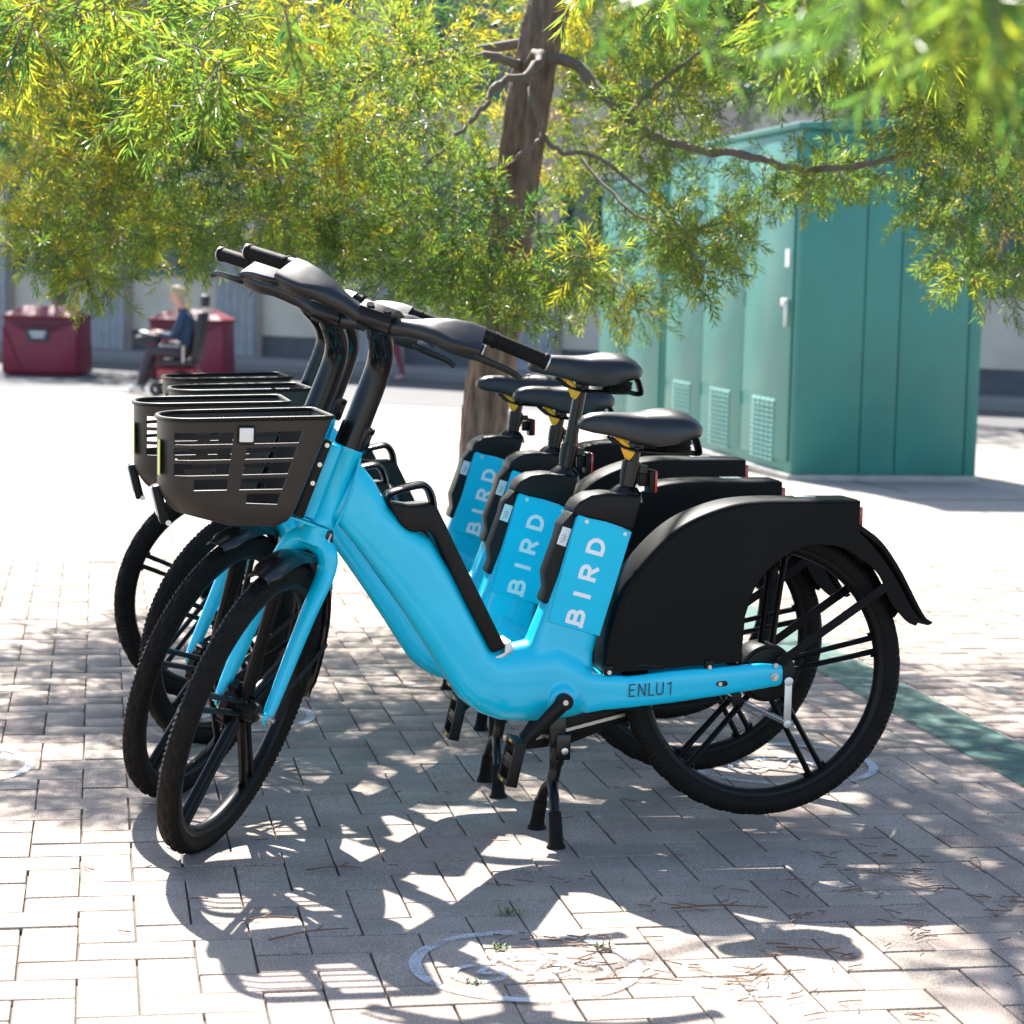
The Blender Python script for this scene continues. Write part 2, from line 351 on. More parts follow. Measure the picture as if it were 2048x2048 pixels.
# ------------------------------------------------------------------ the bike
A0 = Vector((.5067, 0, .8)); GA = rad(69.805); AX = Vector((math.cos(GA), 0, -math.sin(GA)))
def steer_m(d): return Matrix.Translation(A0) @ Matrix.Rotation(d, 4, -AX) @ Matrix.Translation(-A0)
def axp(z): return A0.x + (.8 - z) * math.cos(GA) / math.sin(GA)
RW = .338
def wheel(root, c, name, hub):
    # rim with paired cast spokes
    mb = MB(); rim = [(.300, -.016), (.306, -.013), (.306, .013), (.300, .016), (.286, .017), (.278, .010), (.276, 0), (.278, -.010), (.286, -.017)]
    mb.lathe(rim, c, n=96)
    ph = rad(24)
    for k in range(5):
        a = ph + k * 2 * math.pi / 5; d = Vector((math.cos(a), 0, math.sin(a))); p = Vector((-math.sin(a), 0, math.cos(a)))
        for sg in (-1, 1):
            s0 = Vector(c) + d * .03 + p * (.013 * sg); s1 = Vector(c) + d * .284 + p * (.0165 * sg)
            mb.tube([s0, s0.lerp(s1, .5), s1], [.0075, .0065, .0075], 8, asp=1.5, up=p)
        # web where the pair meets the rim
        pts = []
        q0 = Vector(c) + d * .268
        mb.tube([q0 - p * .024, q0 + d * .012 - p * .03, q0 + d * .012 + p * .03, q0 + p * .024], .006, 6)
    o = mb.build(name, M['alloy'], root, smooth=50)
    # tyre with knobbed shoulders
    n = 150; sec = []
    for k in range(26):
        a = -math.pi * .80 + 2 * math.pi * .80 * k / 25
        sec.append((a, RW - .026 + .026 * math.cos(a), .0235 * math.sin(a)))
    V = []; F = []; m = len(sec)
    for i in range(n * 2):
        th = math.pi * i / n; blk = (i % 2 == 0)
        for (a, r, h) in sec:
            e = 0
            if .55 < abs(a) < 1.35: e = .0022 if (blk if a > 0 else not blk) else -.0014
            elif abs(a) <= .55: zz = abs((i % 8) - 4) / 4 - .5; e = -.0022 if abs(abs(a) - .30 - zz * .3) < .14 else .0008
            rr = r + e * math.cos(a); hh = h + e * math.sin(a)
            V.append((c[0] + rr * math.cos(th), c[1] + hh, c[2] + rr * math.sin(th)))
    N = n * 2
    for i in range(N):
        for j in range(m - 1): F.append((i * m + j, i * m + j + 1, ((i + 1) % N) * m + j + 1, ((i + 1) % N) * m + j))
    t = MB(); t.add(V, F); t.build('tyre', M['rubber'], o, smooth=35)
    h = MB()
    if hub == 'rear':
        h.lathe([(.0, -.05), (.058, -.05), (.066, -.045), (.068, -.02), (.068, .02), (.066, .034), (.060, .036), (.058, .040), (.03, .043), (.0, .043)], c, n=48)
    else:
        h.lathe([(0, -.042), (.040, -.042), (.048, -.037), (.05, -.02), (.042, -.014), (.024, -.010), (.022, .034), (.017, .04), (0, .04)], c, n=40)
        for k in range(10):
            a = k * math.pi / 5; h.box((c[0] + .047 * math.cos(a), c[1] - .028, c[2] + .047 * math.sin(a)), (.008, .022, .008), Matrix.Rotation(-a, 3, 'Y'))
    h.build('hub', M['black'], o, smooth=35)
    for sg in (-1, 1):
        a = MB(); y = .062 if hub == 'front' else .074
        a.cyl((c[0], sg * .04, c[2]), (c[0], sg * (y + .016), c[2]), .0055, 12); a.cyl((c[0], sg * y, c[2]), (c[0], sg * (y + .009), c[2]), .0105, 6)
        a.cyl((c[0], sg * (y - .002), c[2]), (c[0], sg * y, c[2]), .013, 16)
        a.build('axle_nut', M['steel'], o)
    return o

def build_frame(root):
    mb = MB()
    def sec(F, R, w, p=3.2, n=28, lean=0):
        F = np.array(F, float); R = np.array(R, float); c = (F + R) / 2; a = (F - R) / 2
        return [Vector((c[0] + a[0] * u, w * v, c[1] + a[1] * u)) for u, v in superell(n, p)]
    # main shell of the down tube
    S = [((.515, .738), (.452, .860), .030), ((.487, .708), (.417, .816), .038), ((.457, .674), (.386, .760), .043), ((.415, .617), (.335, .716), .0455),
         ((.378, .567), (.290, .690), .0465), ((.335, .506), (.240, .612), .047), ((.291, .441), (.190, .518), .047), ((.254, .384), (.148, .440), .0475), ((.222, .336), (.120, .425), .048), ((.19, .308), (.10, .42), .048)]
    mb.loft([sec(*s, p=3.6) for s in S])
    # bottom shell
    S = [((.222, .334), (.160, .440), .045), ((.195, .311), (.145, .442), .0475), ((.170, .294), (.125, .445), .049), ((.123, .277), (.100, .450), .052), ((.073, .273), (.061, .458), .056), ((.0, .275), (.0, .465), .060), ((-.05, .284), (-.05, .43), .064), ((-.085, .298), (-.085, .395), .067), ((-.12, .31), (-.12, .382), .068)]
    mb.loft([sec(f, r, w_, 2.7) for f, r, w_ in S])
    # seat tube
    S = [((.075, .425), (-.085, .375), .050), ((.058, .462), (-.085, .43), .047), ((.036, .520), (-.099, .490), .0445), ((.004, .608), (-.126, .58), .0445), ((-.036, .752), (-.168, .716), .0445)]
    mb.loft([sec(f, r, w_, 5.5, 36) for f, r, w_ in S])
    # chain stays
    for sg in (-1, 1):
        Q = [(-.06, .295, .392, .052), (-.10, .303, .386, .058), (-.16, .308, .382, .062), (-.263, .318, .393, .064), (-.38, .333, .400, .066), (-.47, .346, .407, .067), (-.522, .354, .404, .067)]
        mb.loft([[Vector((x, sg * y + .014 * v, (a + b) / 2 + (b - a) / 2 * u)) for u, v in superell(20, 3)] for x, a, b, y in Q])
    # bottom bracket boss
    mb.cyl((-.008, -.072, .329), (-.008, .070, .329), .031, 28)
    me = bpy.data.meshes.new('tmp'); me.from_pydata(mb.v, [], mb.f)
    bm = bmesh.new(); bm.from_mesh(me); bmesh.ops.recalc_face_normals(bm, faces=bm.faces); bm.to_mesh(me); bm.free()
    t = link('tmp', me); r = t.modifiers.new('r', 'REMESH'); r.mode = 'VOXEL'; r.voxel_size = .0042; r.use_smooth_shade = True
    s = t.modifiers.new('s', 'SMOOTH'); s.factor = .5; s.iterations = 9
    dg = bpy.context.evaluated_depsgraph_get(); out = bpy.data.meshes.new_from_object(t.evaluated_get(dg)); out.name = 'frame'
    bpy.data.objects.remove(t); out.materials.clear(); out.materials.append(M['blue'])
    out.polygons.foreach_set('use_smooth', [True] * len(out.polygons))
    o = link('frame', out, root)
    return o

def strokes(mb, O, a, b, y, size, shapes, wd):
    """letter strokes: shapes in unit cells (x along a, y along b)"""
    for pts in shapes:
        P = [np.array(p, float) * size for i, p in enumerate(pts) if i == 0 or math.dist(p, pts[i - 1]) > 1e-4]; V = []
        for i, p in enumerate(P):
            t0 = P[i] - P[i - 1] if i else P[1] - P[0]; t1 = P[i + 1] - P[i] if i < len(P) - 1 else t0
            t0 = t0 / np.linalg.norm(t0); t1 = t1 / np.linalg.norm(t1); t = t0 + t1; t /= np.linalg.norm(t)
            n_ = np.array([-t[1], t[0]]); k = wd / 2 / max(.6, n_ @ np.array([-t0[1], t0[0]]))
            for sg in (1, -1):
                q = p + n_ * k * sg; V.append((O[0] + q[0] * a[0] + q[1] * b[0], y + .00012 * shapes.index(pts), O[1] + q[0] * a[1] + q[1] * b[1]))
        mb.add(V, [(2 * i, 2 * i + 1, 2 * i + 3, 2 * i + 2) for i in range(len(P) - 1)])
def arc(cx, cy, rx, ry, a0, a1, n=8): return [(cx + rx * math.cos(rad(a0 + (a1 - a0) * i / n)), cy + ry * math.sin(rad(a0 + (a1 - a0) * i / n))) for i in range(n + 1)]
LET = dict(
    B=[[(.12, -.0), (.12, 1)], [(-.06, .06), (.12, .10)], [(.12, .91), (.45, .91)] + arc(.45, .71, .25, .20, 90, -90), [(.12, .51), (.45, .51)], [(.12, .09), (.5, .09)], [(.45, .51)] + arc(.5, .30, .28, .21, 90, -90)],
    I=[[(.12, 0), (.12, 1)]],
    R=[[(.12, 0), (.12, 1)], [(.12, .91), (.48, .91)] + arc(.48, .68, .26, .23, 90, -90) + [(.12, .45)], [(.42, .44), (.78, .0)]],
    D=[[(.12, 0), (.12, 1)], [(.12, .91), (.38, .91)] + arc(.38, .5, .42, .41, 90, -90, 12) + [(.12, .09)]],
    E=[[(.5, .95), (.05, .95), (.05, .05), (.5, .05)], [(.05, .52), (.44, .52)]], N=[[(.05, 0), (.05, 1)], [(.05, .97), (.55, .03)], [(.55, 0), (.55, 1)]], L=[[(.05, 1), (.05, .05), (.5, .05)]],
    U=[[(.05, 1), (.05, .3)] + arc(.3, .3, .25, .25, 180, 360, 10) + [(.55, 1)]], **{'1': [[(.0, .8), (.28, .96), (.28, 0)]]})

def make_bike():
    root = empty('rental_bike')
    build_frame(root)
    P = {}
    # head tube
    mb = MB(); a = Vector((axp(.722), 0, .722)); b = Vector((axp(.888), 0, .888)); mb.tube([a, a.lerp(b, .08), a.lerp(b, .1), a.lerp(b, .9), a.lerp(b, .92), b], [.0345, .0345, .0325, .0325, .0345, .0345], 28)
    ht0 = mb.build('head_tube', M['blue'], root)
    for yy in (-1, 1):
        W_ = smoothpts([(.452, yy * .024, .866), (.462, yy * .032, .83), (.478, yy * .0345, .78), (.492, yy * .034, .745), (.503, yy * .027, .720)], 9); mb = MB(); mb.tube(W_, [.0030 + .0009 * (k_ % 2) for k_ in range(len(W_))], 7); mb.build('weld_bead', M['blue'], ht0)
    mb = MB(); nrm = Vector((math.sin(GA), 0, math.cos(GA)))
    R_ = Matrix(((nrm.x, 0, -AX.x), (0, 1, 0), (nrm.z, 0, -AX.z)))
    c = a.lerp(b, .5) + nrm * .034; mb.box(c, (.03, .062, .17), R_); mb.build('basket_mount', M['blue'], root, bevel=.004)
    c = a.lerp(b, -.04) + nrm * .045; mb = MB(); mb.box(c, (.06, .1, .006), R_); mb.build('basket_ledge', M['blue'], root, bevel=.001)
    mb = MB(); c = a.lerp(b, .5) + nrm * .058; mb.box(c, (.022, .118, .178), R_); br = mb.build('basket_bracket', M['black'], root, bevel=.003)
    for z in (.878, .836, .796):
        q = Vector((axp(z), 0, z)) + nrm * .056; mb = MB(); mb.cyl((q.x, .058, q.z), (q.x, .0625, q.z), .0052, 12); mb.build('bolt', M['steel'], br)
    mb = MB(); mb.box((.520, .004, .694), (.022, .05, .028)); mb.build('cable_port', M['bgloss'], root, bevel=.002)
    # battery in the down tube
    mb = MB(); poly = [(.387, .770), (.378, .748), (.366, .726), (.353, .714), (.342, .708), (.332, .706), (.315, .709), (.301, .710), (.290, .702), (.280, .686), (.218, .558), (.151, .435), (.120, .447), (.209, .617), (.283, .762), (.296, .768), (.34, .764)]
    bt = mb.prism(poly, -.0485, .0485).build('battery', M['black'], root, bevel=.006, seg=3)
    mb = MB(); path = smoothpts([(.383, 0, .757), (.388, 0, .780), (.372, 0, .792), (.318, 0, .806), (.299, 0, .801), (.288, 0, .782), (.283, 0, .755)], 5)
    mb.tube(path, .0085, 12, asp=3.6, up=(1, 0, 0)); mb.build('handle', M['bgloss'], bt)
    mb = MB(); mb.prism([(.122, .436), (.150, .424), (.140, .412), (.100, .440), (.108, .462), (.122, .456)], -.042, .040).build('battery_latch', M['silver'], root, bevel=.003)
    # seat tube dressing
    mb = MB(); cap = [(-.026, .742), (-.030, .760), (-.040, .774), (-.067, .789), (-.106, .793), (-.187, .787), (-.165, .706), (-.1, .727)]
    mb.prism(cap, -.0475, .0475).build('seat_tube_cap', M['black'], root, bevel=.009, seg=3)
    mb = MB(); pl = [(-.0375, .7445), (-.1625, .7055), (-.094, .470), (.026, .505)]
    sp = mb.prism(pl, .0445, .0478).build('side_panel', M['panel'], root, bevel=.0012, seg=1)
    for q in ((-.057, .729), (-.147, .701)):
        mb = MB(); mb.cyl((q[0], .047, q[1]), (q[0], .0488, q[1]), .0048, 12); mb.build('screw', M['silver'], sp)
    a2 = (-.262, .965); b2 = (.965, .262); O = np.array((-.0535, .4915)); size = .0415; pos = [0, .0645, .1035, .1635]
    for ch, s_ in zip('BIRD', pos): mb = MB(); strokes(mb, (O[0] + a2[0] * s_ + .001, O[1] + a2[1] * s_), a2, b2, .0486, size, LET[ch], .0092); mb.build('letter', M['letter'], sp, smooth=0)
    mb = MB(); bx = [(-.040, .752), (-.028, .748), (-.004, .722), (.003, .69), (.030, .612), (.026, .575), (.035, .552), (.033, .543), (.012, .543), (-.02, .60), (-.06, .73)]
    eb = mb.prism(bx, -.030, .033).build('electronics_box', M['black'], root, bevel=.004)
    mb = MB(); mb.prism([(-.006, .717), (-.0265, .711), (-.0135, .671), (.0065, .678)], .0325, .0338).build('sticker', M['white'], eb, smooth=0)
    st = eb.children[-1]; mb = MB()
    for k in range(5):
        t0 = .06 + .09 * k; p0 = np.array((-.0065, .7)) + np.array((.0118, -.0395)) * (t0 * 1.0); mb.box((p0[0] - .0035 - .004 * (k % 2), .0342, p0[1]), (.011 - .004 * (k % 2), .0006, .0013), Matrix.Rotation(rad(17), 3, 'Y'))
    mb.build('print', M['print'], st, smooth=0)
    # seat post, saddle (slide together)
    mb = MB(); d = Vector((-.164, 0, .986)); b0 = Vector((-.158, 0, .775))
    mb.tube([b0, b0 + d * .016, b0 + d * .030, b0 + d * .0301], [.042, .036, .023, .0205], 24)
    mb.tube([b0 + d * .028, b0 + d * .046, b0 + d * .0461, b0 + d * .060, b0 + d * .0601, b0 + d * .086, b0 + d * .0861, b0 + d * .089], [.0185, .0185, .0205, .0205, .0215, .0215, .019, .0185], 24)
    mb.box(b0 + d * .07 + Vector((-.026, 0, 0)), (.022, .022, .016)); mb.build('post_collar', M['bgloss'], root)
    mb = MB(); mb.box(b0 + d * .045 + Vector((-.038, .0, 0)), (.028, .014, .03)); mb.box(b0 + d * .042 + Vector((-.05, 0, 0)), (.012, .044, .052))
    rb = mb.build('reflector_holder', M['black'], root, bevel=.002)
    mb = MB(); mb.box(b0 + d * .042 + Vector((-.059, 0, 0)), (.006, .048, .05)); mb.build('reflector', M['red'], rb, bevel=.0025)
    mb = MB(); mb.cyl(b0 + d * -.12, b0 + d * .118, .0155, 24); mb.cyl(b0 + d * .118, b0 + d * .122, .014, 20)
    pst = mb.build('seat_post', M['bgloss'], root)
    mb = MB(); mb.box(b0 + d * .118 + Vector((.0, 0, .004)), (.034, .036, .026)); mb.cyl(b0 + d * .115 + Vector((0, -.024, 0)), b0 + d * .115 + Vector((0, .024, 0)), .008, 12); mb.build('saddle_clamp', M['bgloss'], pst, bevel=.003)
    X = [-.0455, -.048, -.056, -.074, -.10, -.13, -.16, -.19, -.215, -.24, -.265, -.285, -.302, -.314, -.321]
    ZT = [.945, .953, .962, .969, .9715, .971, .9705, .9725, .978, .981, .980, .974, .963, .950, .938]
    ZL = [.938, .934, .930, .9255, .922, .916, .906, .899, .8975, .902, .909, .915, .920, .924, .927]
    WD = [.008, .017, .024, .031, .034, .037, .044, .060, .077, .091, .099, .099, .090, .070, .045]
    mb = MB(); secs = []
    for x, zt, zl, wd in zip(X, ZT, ZL, WD):
        ring = []
        for k in range(33):
            a_ = math.pi * k / 32; c_ = math.cos(a_); s_ = math.sin(a_)
            y = wd * math.copysign(abs(c_) ** .75, c_); edge = .4 + .6 * s_
            z = zl + .010 + (zt - zl - .010) * s_ ** .62
            if x < -.2: z -= .006 * math.exp(-(y / .014) ** 2)
            ring.append(Vector((x, y, z)))
        mid = .5
        ring += [Vector((x, -wd * .97, zl + .002)), Vector((x, -wd * .85, zl)), Vector((x, 0, zl + .006)), Vector((x, wd * .85, zl)), Vector((x, wd * .97, zl + .002))]
        secs.append(ring)
    mb.loft(secs); sd = mb.build('saddle', M['leather'], root, smooth=60)
    mb = MB()
    for sg in (-1, 1):
        mb.tube(smoothpts([(-.118, sg * .012, .915), (-.15, sg * .022, .892), (-.20, sg * .024, .884), (-.27, sg * .035, .882), (-.303, sg * .045, .884)], 4), .0038, 8)
    mb.build('rails', M['bgloss'], sd)
    for sg in (-1, 1):
        mb = MB(); mb.lathe([(.0, 0), (.026, 0), (.028, .004), (.025, .008), (.028, .012), (.025, .016), (.028, .02), (.028, .026), (0, .026)], (-.268, sg * .044, .884), 'z', 24); mb.build('spring', M['rubber'], sd)
    mb = MB(); mb.tube(smoothpts([(-.305, 0, .920), (-.318, 0, .915), (-.326, 0, .895), (-.328, 0, .880), (-.315, 0, .879), (-.295, 0, .884)], 5), .006, 8, asp=4, up=(1, 0, 0)); mb.build('grab_loop', M['black'], sd)
    mb = MB(); mb.tube(smoothpts([(-.128, .012, .911), (-.140, .014, .908), (-.149, .016, .897), (-.155, .018, .882), (-.166, .018, .874)], 5), [.0035] * 4 + [.0065] * 12 + [.008] * 5, 10, asp=1.6); mb.build('height_lever', M['yellow'], sd)
    # rear guard: rounded channel along its outer edge, side skirts, box end
    out = [(-.102, .391), (-.108, .44), (-.117, .485), (-.136, .551), (-.172, .620), (-.233, .689), (-.295, .734), (-.380, .766), (-.457, .777), (-.56, .7785), (-.697, .779)]
    mb = MB(); secs = []; O_ = smoothpts([(x, 0, z) for x, z in out], 5)
    for i, p in enumerate(O_):
        a_ = Vector(O_[max(i - 1, 0)]); b_ = Vector(O_[min(i + 1, len(O_) - 1)]); t = (b_ - a_).normalized(); n_ = Vector((t.z, 0, -t.x))
        if n_.dot(Vector((-.42, 0, .5)) - Vector(p)) < 0: n_ = -n_
        w_ = .064
        prof = [(-w_, .04), (-w_, .016), (-w_ + .003, .007), (-w_ + .009, .0018), (-w_ + .018, 0), (w_ - .018, 0), (w_ - .009, .0018), (w_ - .003, .007), (w_, .016), (w_, .04), (w_ - .003, .04), (w_ - .003, .016), (w_ - .018, .003), (-w_ + .018, .003), (-w_ + .003, .016), (-w_ + .003, .04)]
        secs.append([Vector(p) + n_ * dd + Vector((0, yy, 0)) for yy, dd in prof])
    mb.loft(secs); rg = mb.build('rear_guard', M['bmat'], root, smooth=55)
    inner = [(-.878, .489), (-.862, .478), (-.826, .497), (-.783, .544), (-.754, .603), (-.712, .641), (-.658, .670), (-.592, .677), (-.535, .659), (-.485, .622), (-.451, .576), (-.431, .514), (-.425, .41), (-.221, .395)]
    outer = [(-.105, .392), (-.111, .44), (-.1205, .485), (-.139, .550), (-.175, .618), (-.235, .6865), (-.2965, .731), (-.381, .7625), (-.457, .7735), (-.697, .7755), (-.700, .70)]
    side_poly = outer + [(-.712, .641), (-.658, .670), (-.592, .677), (-.535, .659), (-.485, .622), (-.451, .576), (-.431, .514), (-.425, .41), (-.221, .395)]
    # arch part gets more points
    for sg in (-1, 1):
        mb = MB(); top = [(x, z) for x, _, z in smoothpts([(x + (.0 if i > 8 else -.010 * math.cos(i * .17)), 0, z - .010 * min(1, i / 6)) for i, (x, z) in enumerate(out)], 5)][:-1] + [(-.6985, .769), (-.6995, .706)] + [(x, z) for x, _, z in smoothpts([(-.704, 0, .7005), (-.739, 0, .668), (-.786, 0, .610), (-.834, 0, .532), (-.858, 0, .500)], 4)]
        arch = [(x, z) for x, _, z in smoothpts([(-.848, 0, .486), (-.823, 0, .499), (-.783, 0, .544), (-.754, 0, .603), (-.712, 0, .641), (-.658, 0, .670), (-.592, 0, .677), (-.535, 0, .659), (-.485, 0, .622), (-.451, 0, .576), (-.431, 0, .514)], 4)]
        mb.prism(top + arch + side_poly[18:], sg * .0605, sg * .0642).build('side_skirt', M['bmat'], rg, smooth=20)
    mb = MB(); mb.box((-.6985, 0, .727), (.005, .124, .100)); mb.build('end_plate', M['bmat'], rg, bevel=.002)
    mb = MB(); mb.box((-.7085, 0, .735), (.016, .085, .050)); mb.build('tail_light', M['red'], rg, bevel=.003)
    mb = MB(); mb.box((-.7035, 0, .764), (.006, .05, .008)); mb.build('tail_bracket', M['steel'], rg)
    mb = MB(); mb.box((-.585, 0, .7805), (.05, .03, .004)); mb.build('rack_clip', M['steel'], rg, bevel=.001)
    # tail of the guard
    tl = smoothpts([(-.690, 0, .706), (-.742, 0, .670), (-.789, 0, .611), (-.838, 0, .530), (-.862, 0, .497), (-.884, 0, .484)], 6); secs = []
    for i, p in enumerate(tl):
        a_ = Vector(tl[max(i - 1, 0)]); b_ = Vector(tl[min(i + 1, len(tl) - 1)]); t = (b_ - a_).normalized(); n_ = Vector((-t.z, 0, t.x))
        if n_.x < 0: n_ = -n_
        f_ = i / (len(tl) - 1); w_ = .0645; dp = .012 + .008 * (1 - f_)
        prof = [(-w_, -dp), (-w_, -.008), (-w_ * .8, -.001), (0, .002), (w_ * .8, -.001), (w_, -.008), (w_, -dp), (w_ - .003, -dp), (w_ - .003, -.008), (w_ * .75, -.004), (0, -.001), (-w_ * .75, -.004), (-w_ + .003, -.008), (-w_ + .003, -dp)]
        secs.append([Vector(p) + n_ * dd + Vector((0, yy, 0)) for yy, dd in prof])
    mb = MB(); mb.loft(secs); mb.build('guard_tail', M['bmat'], rg, smooth=50)
    # inner mudguard over the tyre
    mb = MB(); secs = []
    for k in range(16):
        th = rad(60 + 75 * k / 15); cx, cz = -.5008, .3764; e = Vector((math.cos(th), 0, math.sin(th)))
        secs.append([Vector((cx, y, cz)) + e * rr for y, rr in ((-.03, .345), (-.022, .353), (.022, .353), (.03, .345), (.028, .344), (.02, .350), (-.02, .350), (-.028, .344))])
    mb.loft(secs); mb.build('inner_guard', M['black'], root)
    for sg in (-1, 1):
        mb = MB(); p0 = Vector((-.512, sg * .072, .405)); p1 = Vector((-.772, sg * .055, .583)); d_ = (p1 - p0).normalized(); up = Vector((-d_.z, 0, d_.x)) * .5
        mb.prism([(p0.x + up.x * .019, p0.z + up.z * .019), (p1.x + up.x * .022, p1.z + up.z * .022), (p1.x - up.x * .022, p1.z - up.z * .022), (p0.x - up.x * .019, p0.z - up.z * .019)], sg * .069, sg * .073); mb.build('guard_stay', M['bmat'], root, bevel=.001, seg=1)
    # skirt fixings
    for q in ((-.112, .392), (-.348, .400)):
        mb = MB(); mb.box((q[0], .064, q[1] + .004), (.022, .014, .022)); k_ = mb.build('skirt_tab', M['black'], root, bevel=.003)
        mb = MB(); mb.cyl((q[0], .07, q[1]), (q[0], .0745, q[1]), .005, 12); mb.build('bolt', M['steel'], k_)
    # wheels
    wheel(root, (-.5008, 0, .3764), 'rear_wheel', 'rear')
    for nm in ():
        pass
    # rear brake arm, spring, slot bolt
    mb = MB(); mb.box((-.5335, .084, .316), (.0175, .004, .10)); mb.cyl((-.5335, .082, .366), (-.5335, .088, .366), .0105, 20); mb.cyl((-.5335, .082, .268), (-.5335, .089, .268), .0095, 20)
    ba = mb.build('brake_arm', M['silver'], root, bevel=.0015)
    mb = MB(); p0, p1 = Vector((-.528, .080, .272)), Vector((-.432, .074, .318)); d_ = (p1 - p0); L_ = d_.length; d_.normalize(); s1 = Vector((0, 1, 0)); s2 = d_.cross(s1); pts = []
    for k in range(22 * 8 + 1):
        t = k / (22 * 8); a_ = 2 * math.pi * k / 8; pts.append(p0 + d_ * (L_ * t) + (s1 * math.cos(a_) + s2 * math.sin(a_)) * .0062)
    mb.tube(pts, .0011, 5); mb.cyl(p0 - d_ * .01, p1 + d_ * .045, .0022, 8); mb.build('brake_spring', M['steel'], root)
    mb = MB(); mb.cyl(p1, p1 + d_ * .03, .0055, 10); mb.box(p1 + d_ * .02, (.02, .014, .026)); mb.build('cable_stop', M['black'], root, bevel=.002)
    mb = MB(); mb.prism([(-.362, .359), (-.370, .356), (-.385, .357), (-.390, .362), (-.386, .369), (-.37, .369), (-.363, .366)], .079, .0806).build('slot', M['bgloss'], root, smooth=0)
    mb = MB(); mb.cyl((-.371, .08, .3625), (-.371, .083, .3625), .005, 12); mb.build('slot_bolt', M['steel'], root)
    mb = MB(); mb.cyl((-.502, .079, .403), (-.502, .085, .403), .0055, 12); mb.build('stay_bolt', M['steel'], root)
    mb = MB(); mb.prism([(-.519, .350), (-.545, .35), (-.552, .39), (-.54, .402), (-.52, .404)], .062, .078).build('dropout', M['black'], root, bevel=.002)
    mb = MB(); mb.tube(smoothpts([(-.10, .060, .305), (-.20, .066, .306), (-.30, .069, .312), (-.37, .072, .322), (-.405, .074, .326), (-.43, .074, .318)], 6), .0028, 7); mb.build('rear_cable', M['black'], root)
    mb = MB(); mb.tube(smoothpts([(-.13, .05, .395), (-.19, .062, .404), (-.26, .058, .400), (-.33, .050, .408)], 6), .004, 7); mb.build('wiring', M['bgloss'], root)
    # number on the chain stay
    xs = [0, .0215, .0455, .0635, .0895]; dx = (-.9992, .038)
    for ch, s_ in zip('ENLU1', xs): mb = MB(); strokes(mb, (-.1565 + dx[0] * s_, .3365 + dx[1] * s_), dx, (-.038, .9992), .0803, .0295, LET[ch], .0026); mb.build('character', M['dark'], root, smooth=0)
    # cranks, pedals, chain
    for sg, e in ((1, Vector((.114, 0, .214))), (-1, Vector((-.13, 0, .444)))):
        a_ = Vector((-.008, sg * .082, .329)); b_ = Vector((e.x, sg * .094, e.z)); mb = MB()
        mb.tube([a_.lerp(b_, -.045), a_.lerp(b_, 0), a_.lerp(b_, .15), a_.lerp(b_, .6), a_.lerp(b_, 1.0), a_.lerp(b_, 1.06)], [.011, .0185, .0175, .0145, .0135, .008], 16, asp=.55, up=(0, 0, 1) )
        mb.cyl((a_.x, sg * .062, a_.z), (a_.x, sg * .090, a_.z), .0185, 24)
        ck = mb.build('crank', M['black'], root)
        mb = MB(); mb.cyl((a_.x, sg * .0895, a_.z), (a_.x, sg * .0925, a_.z), .0062, 16); mb.build('crank_bolt', M['steel'], ck)
        mb = MB(); c_ = Vector((e.x + .012, sg * .148, e.z)); Rp = Matrix.Rotation(rad(-12) if sg > 0 else rad(10), 3, 'Y')
        for q in (-1, 1): mb.box(c_ + Rp @ Vector((0, q * .04, 0)), (.024, .012, .10), Rp)
        for q in (-1, 1): mb.box(c_ + Rp @ Vector((0, 0, q * .044)), (.026, .088, .012), Rp)
        mb.cyl((e.x + .012, sg * .095, e.z), (e.x + .012, sg * .192, e.z), .0115, 14); mb.box(c_, (.02, .07, .03), Rp)
        pd = mb.build('pedal', M['black'], root, bevel=.002)
        for q in (-1, 1):
            mb = MB(); mb.box(c_ + Rp @ Vector((.0135, 0, q * .044)), (.002, .022, .005), Rp); mb.build('pedal_reflector', M['yellow'], pd)
    mb = MB(); mb.prism([(.035, .268), (-.10, .288), (-.30, .316), (-.30, .300), (-.21, .262), (-.055, .205), (.045, .195), (.062, .23)], -.058, -.047).build('chain_guard', M['black'], root, bevel=.003)
    mb = MB()
    for k in range(18):
        t = k / 17; x = .03 - .21 * t; z = .231 + .040 * (t * 1.25 - .25); mb.box((x, -.0445 + (.0012 if k % 2 else 0), z), (.0135, .003, .0075), Matrix.Rotation(rad(14), 3, 'Y')); mb.cyl((x + .006, -.047, z - .0012), (x + .006, -.0412, z - .0012), .0042, 8)
    mb.build('chain', M['chain'], root, smooth=30)
    # centre stand
    mb = MB(); mb.box((-.010, 0, .248), (.036, .052, .07)); mb.box((-.022, .028, .215), (.034, .006, .06)); mb.box((-.022, -.028, .215), (.034, .006, .06))
    ks = mb.build('centre_stand', M['bgloss'], root, bevel=.005)
    mb = MB(); mb.cyl((-.024, .026, .207), (-.024, .036, .207), .0085, 20); mb.build('pivot_bolt', M['steel'], ks, bevel=.002)
    mb = MB(); mb.tube(smoothpts([(-.020, 0, .222), (-.014, 0, .175), (-.008, 0, .14), (-.004, 0, .118)], 4), [.021] * 5 + [.017] * 4 + [.0165] * 4, 16, asp=.8); mb.build('stem_post', M['bgloss'], ks)
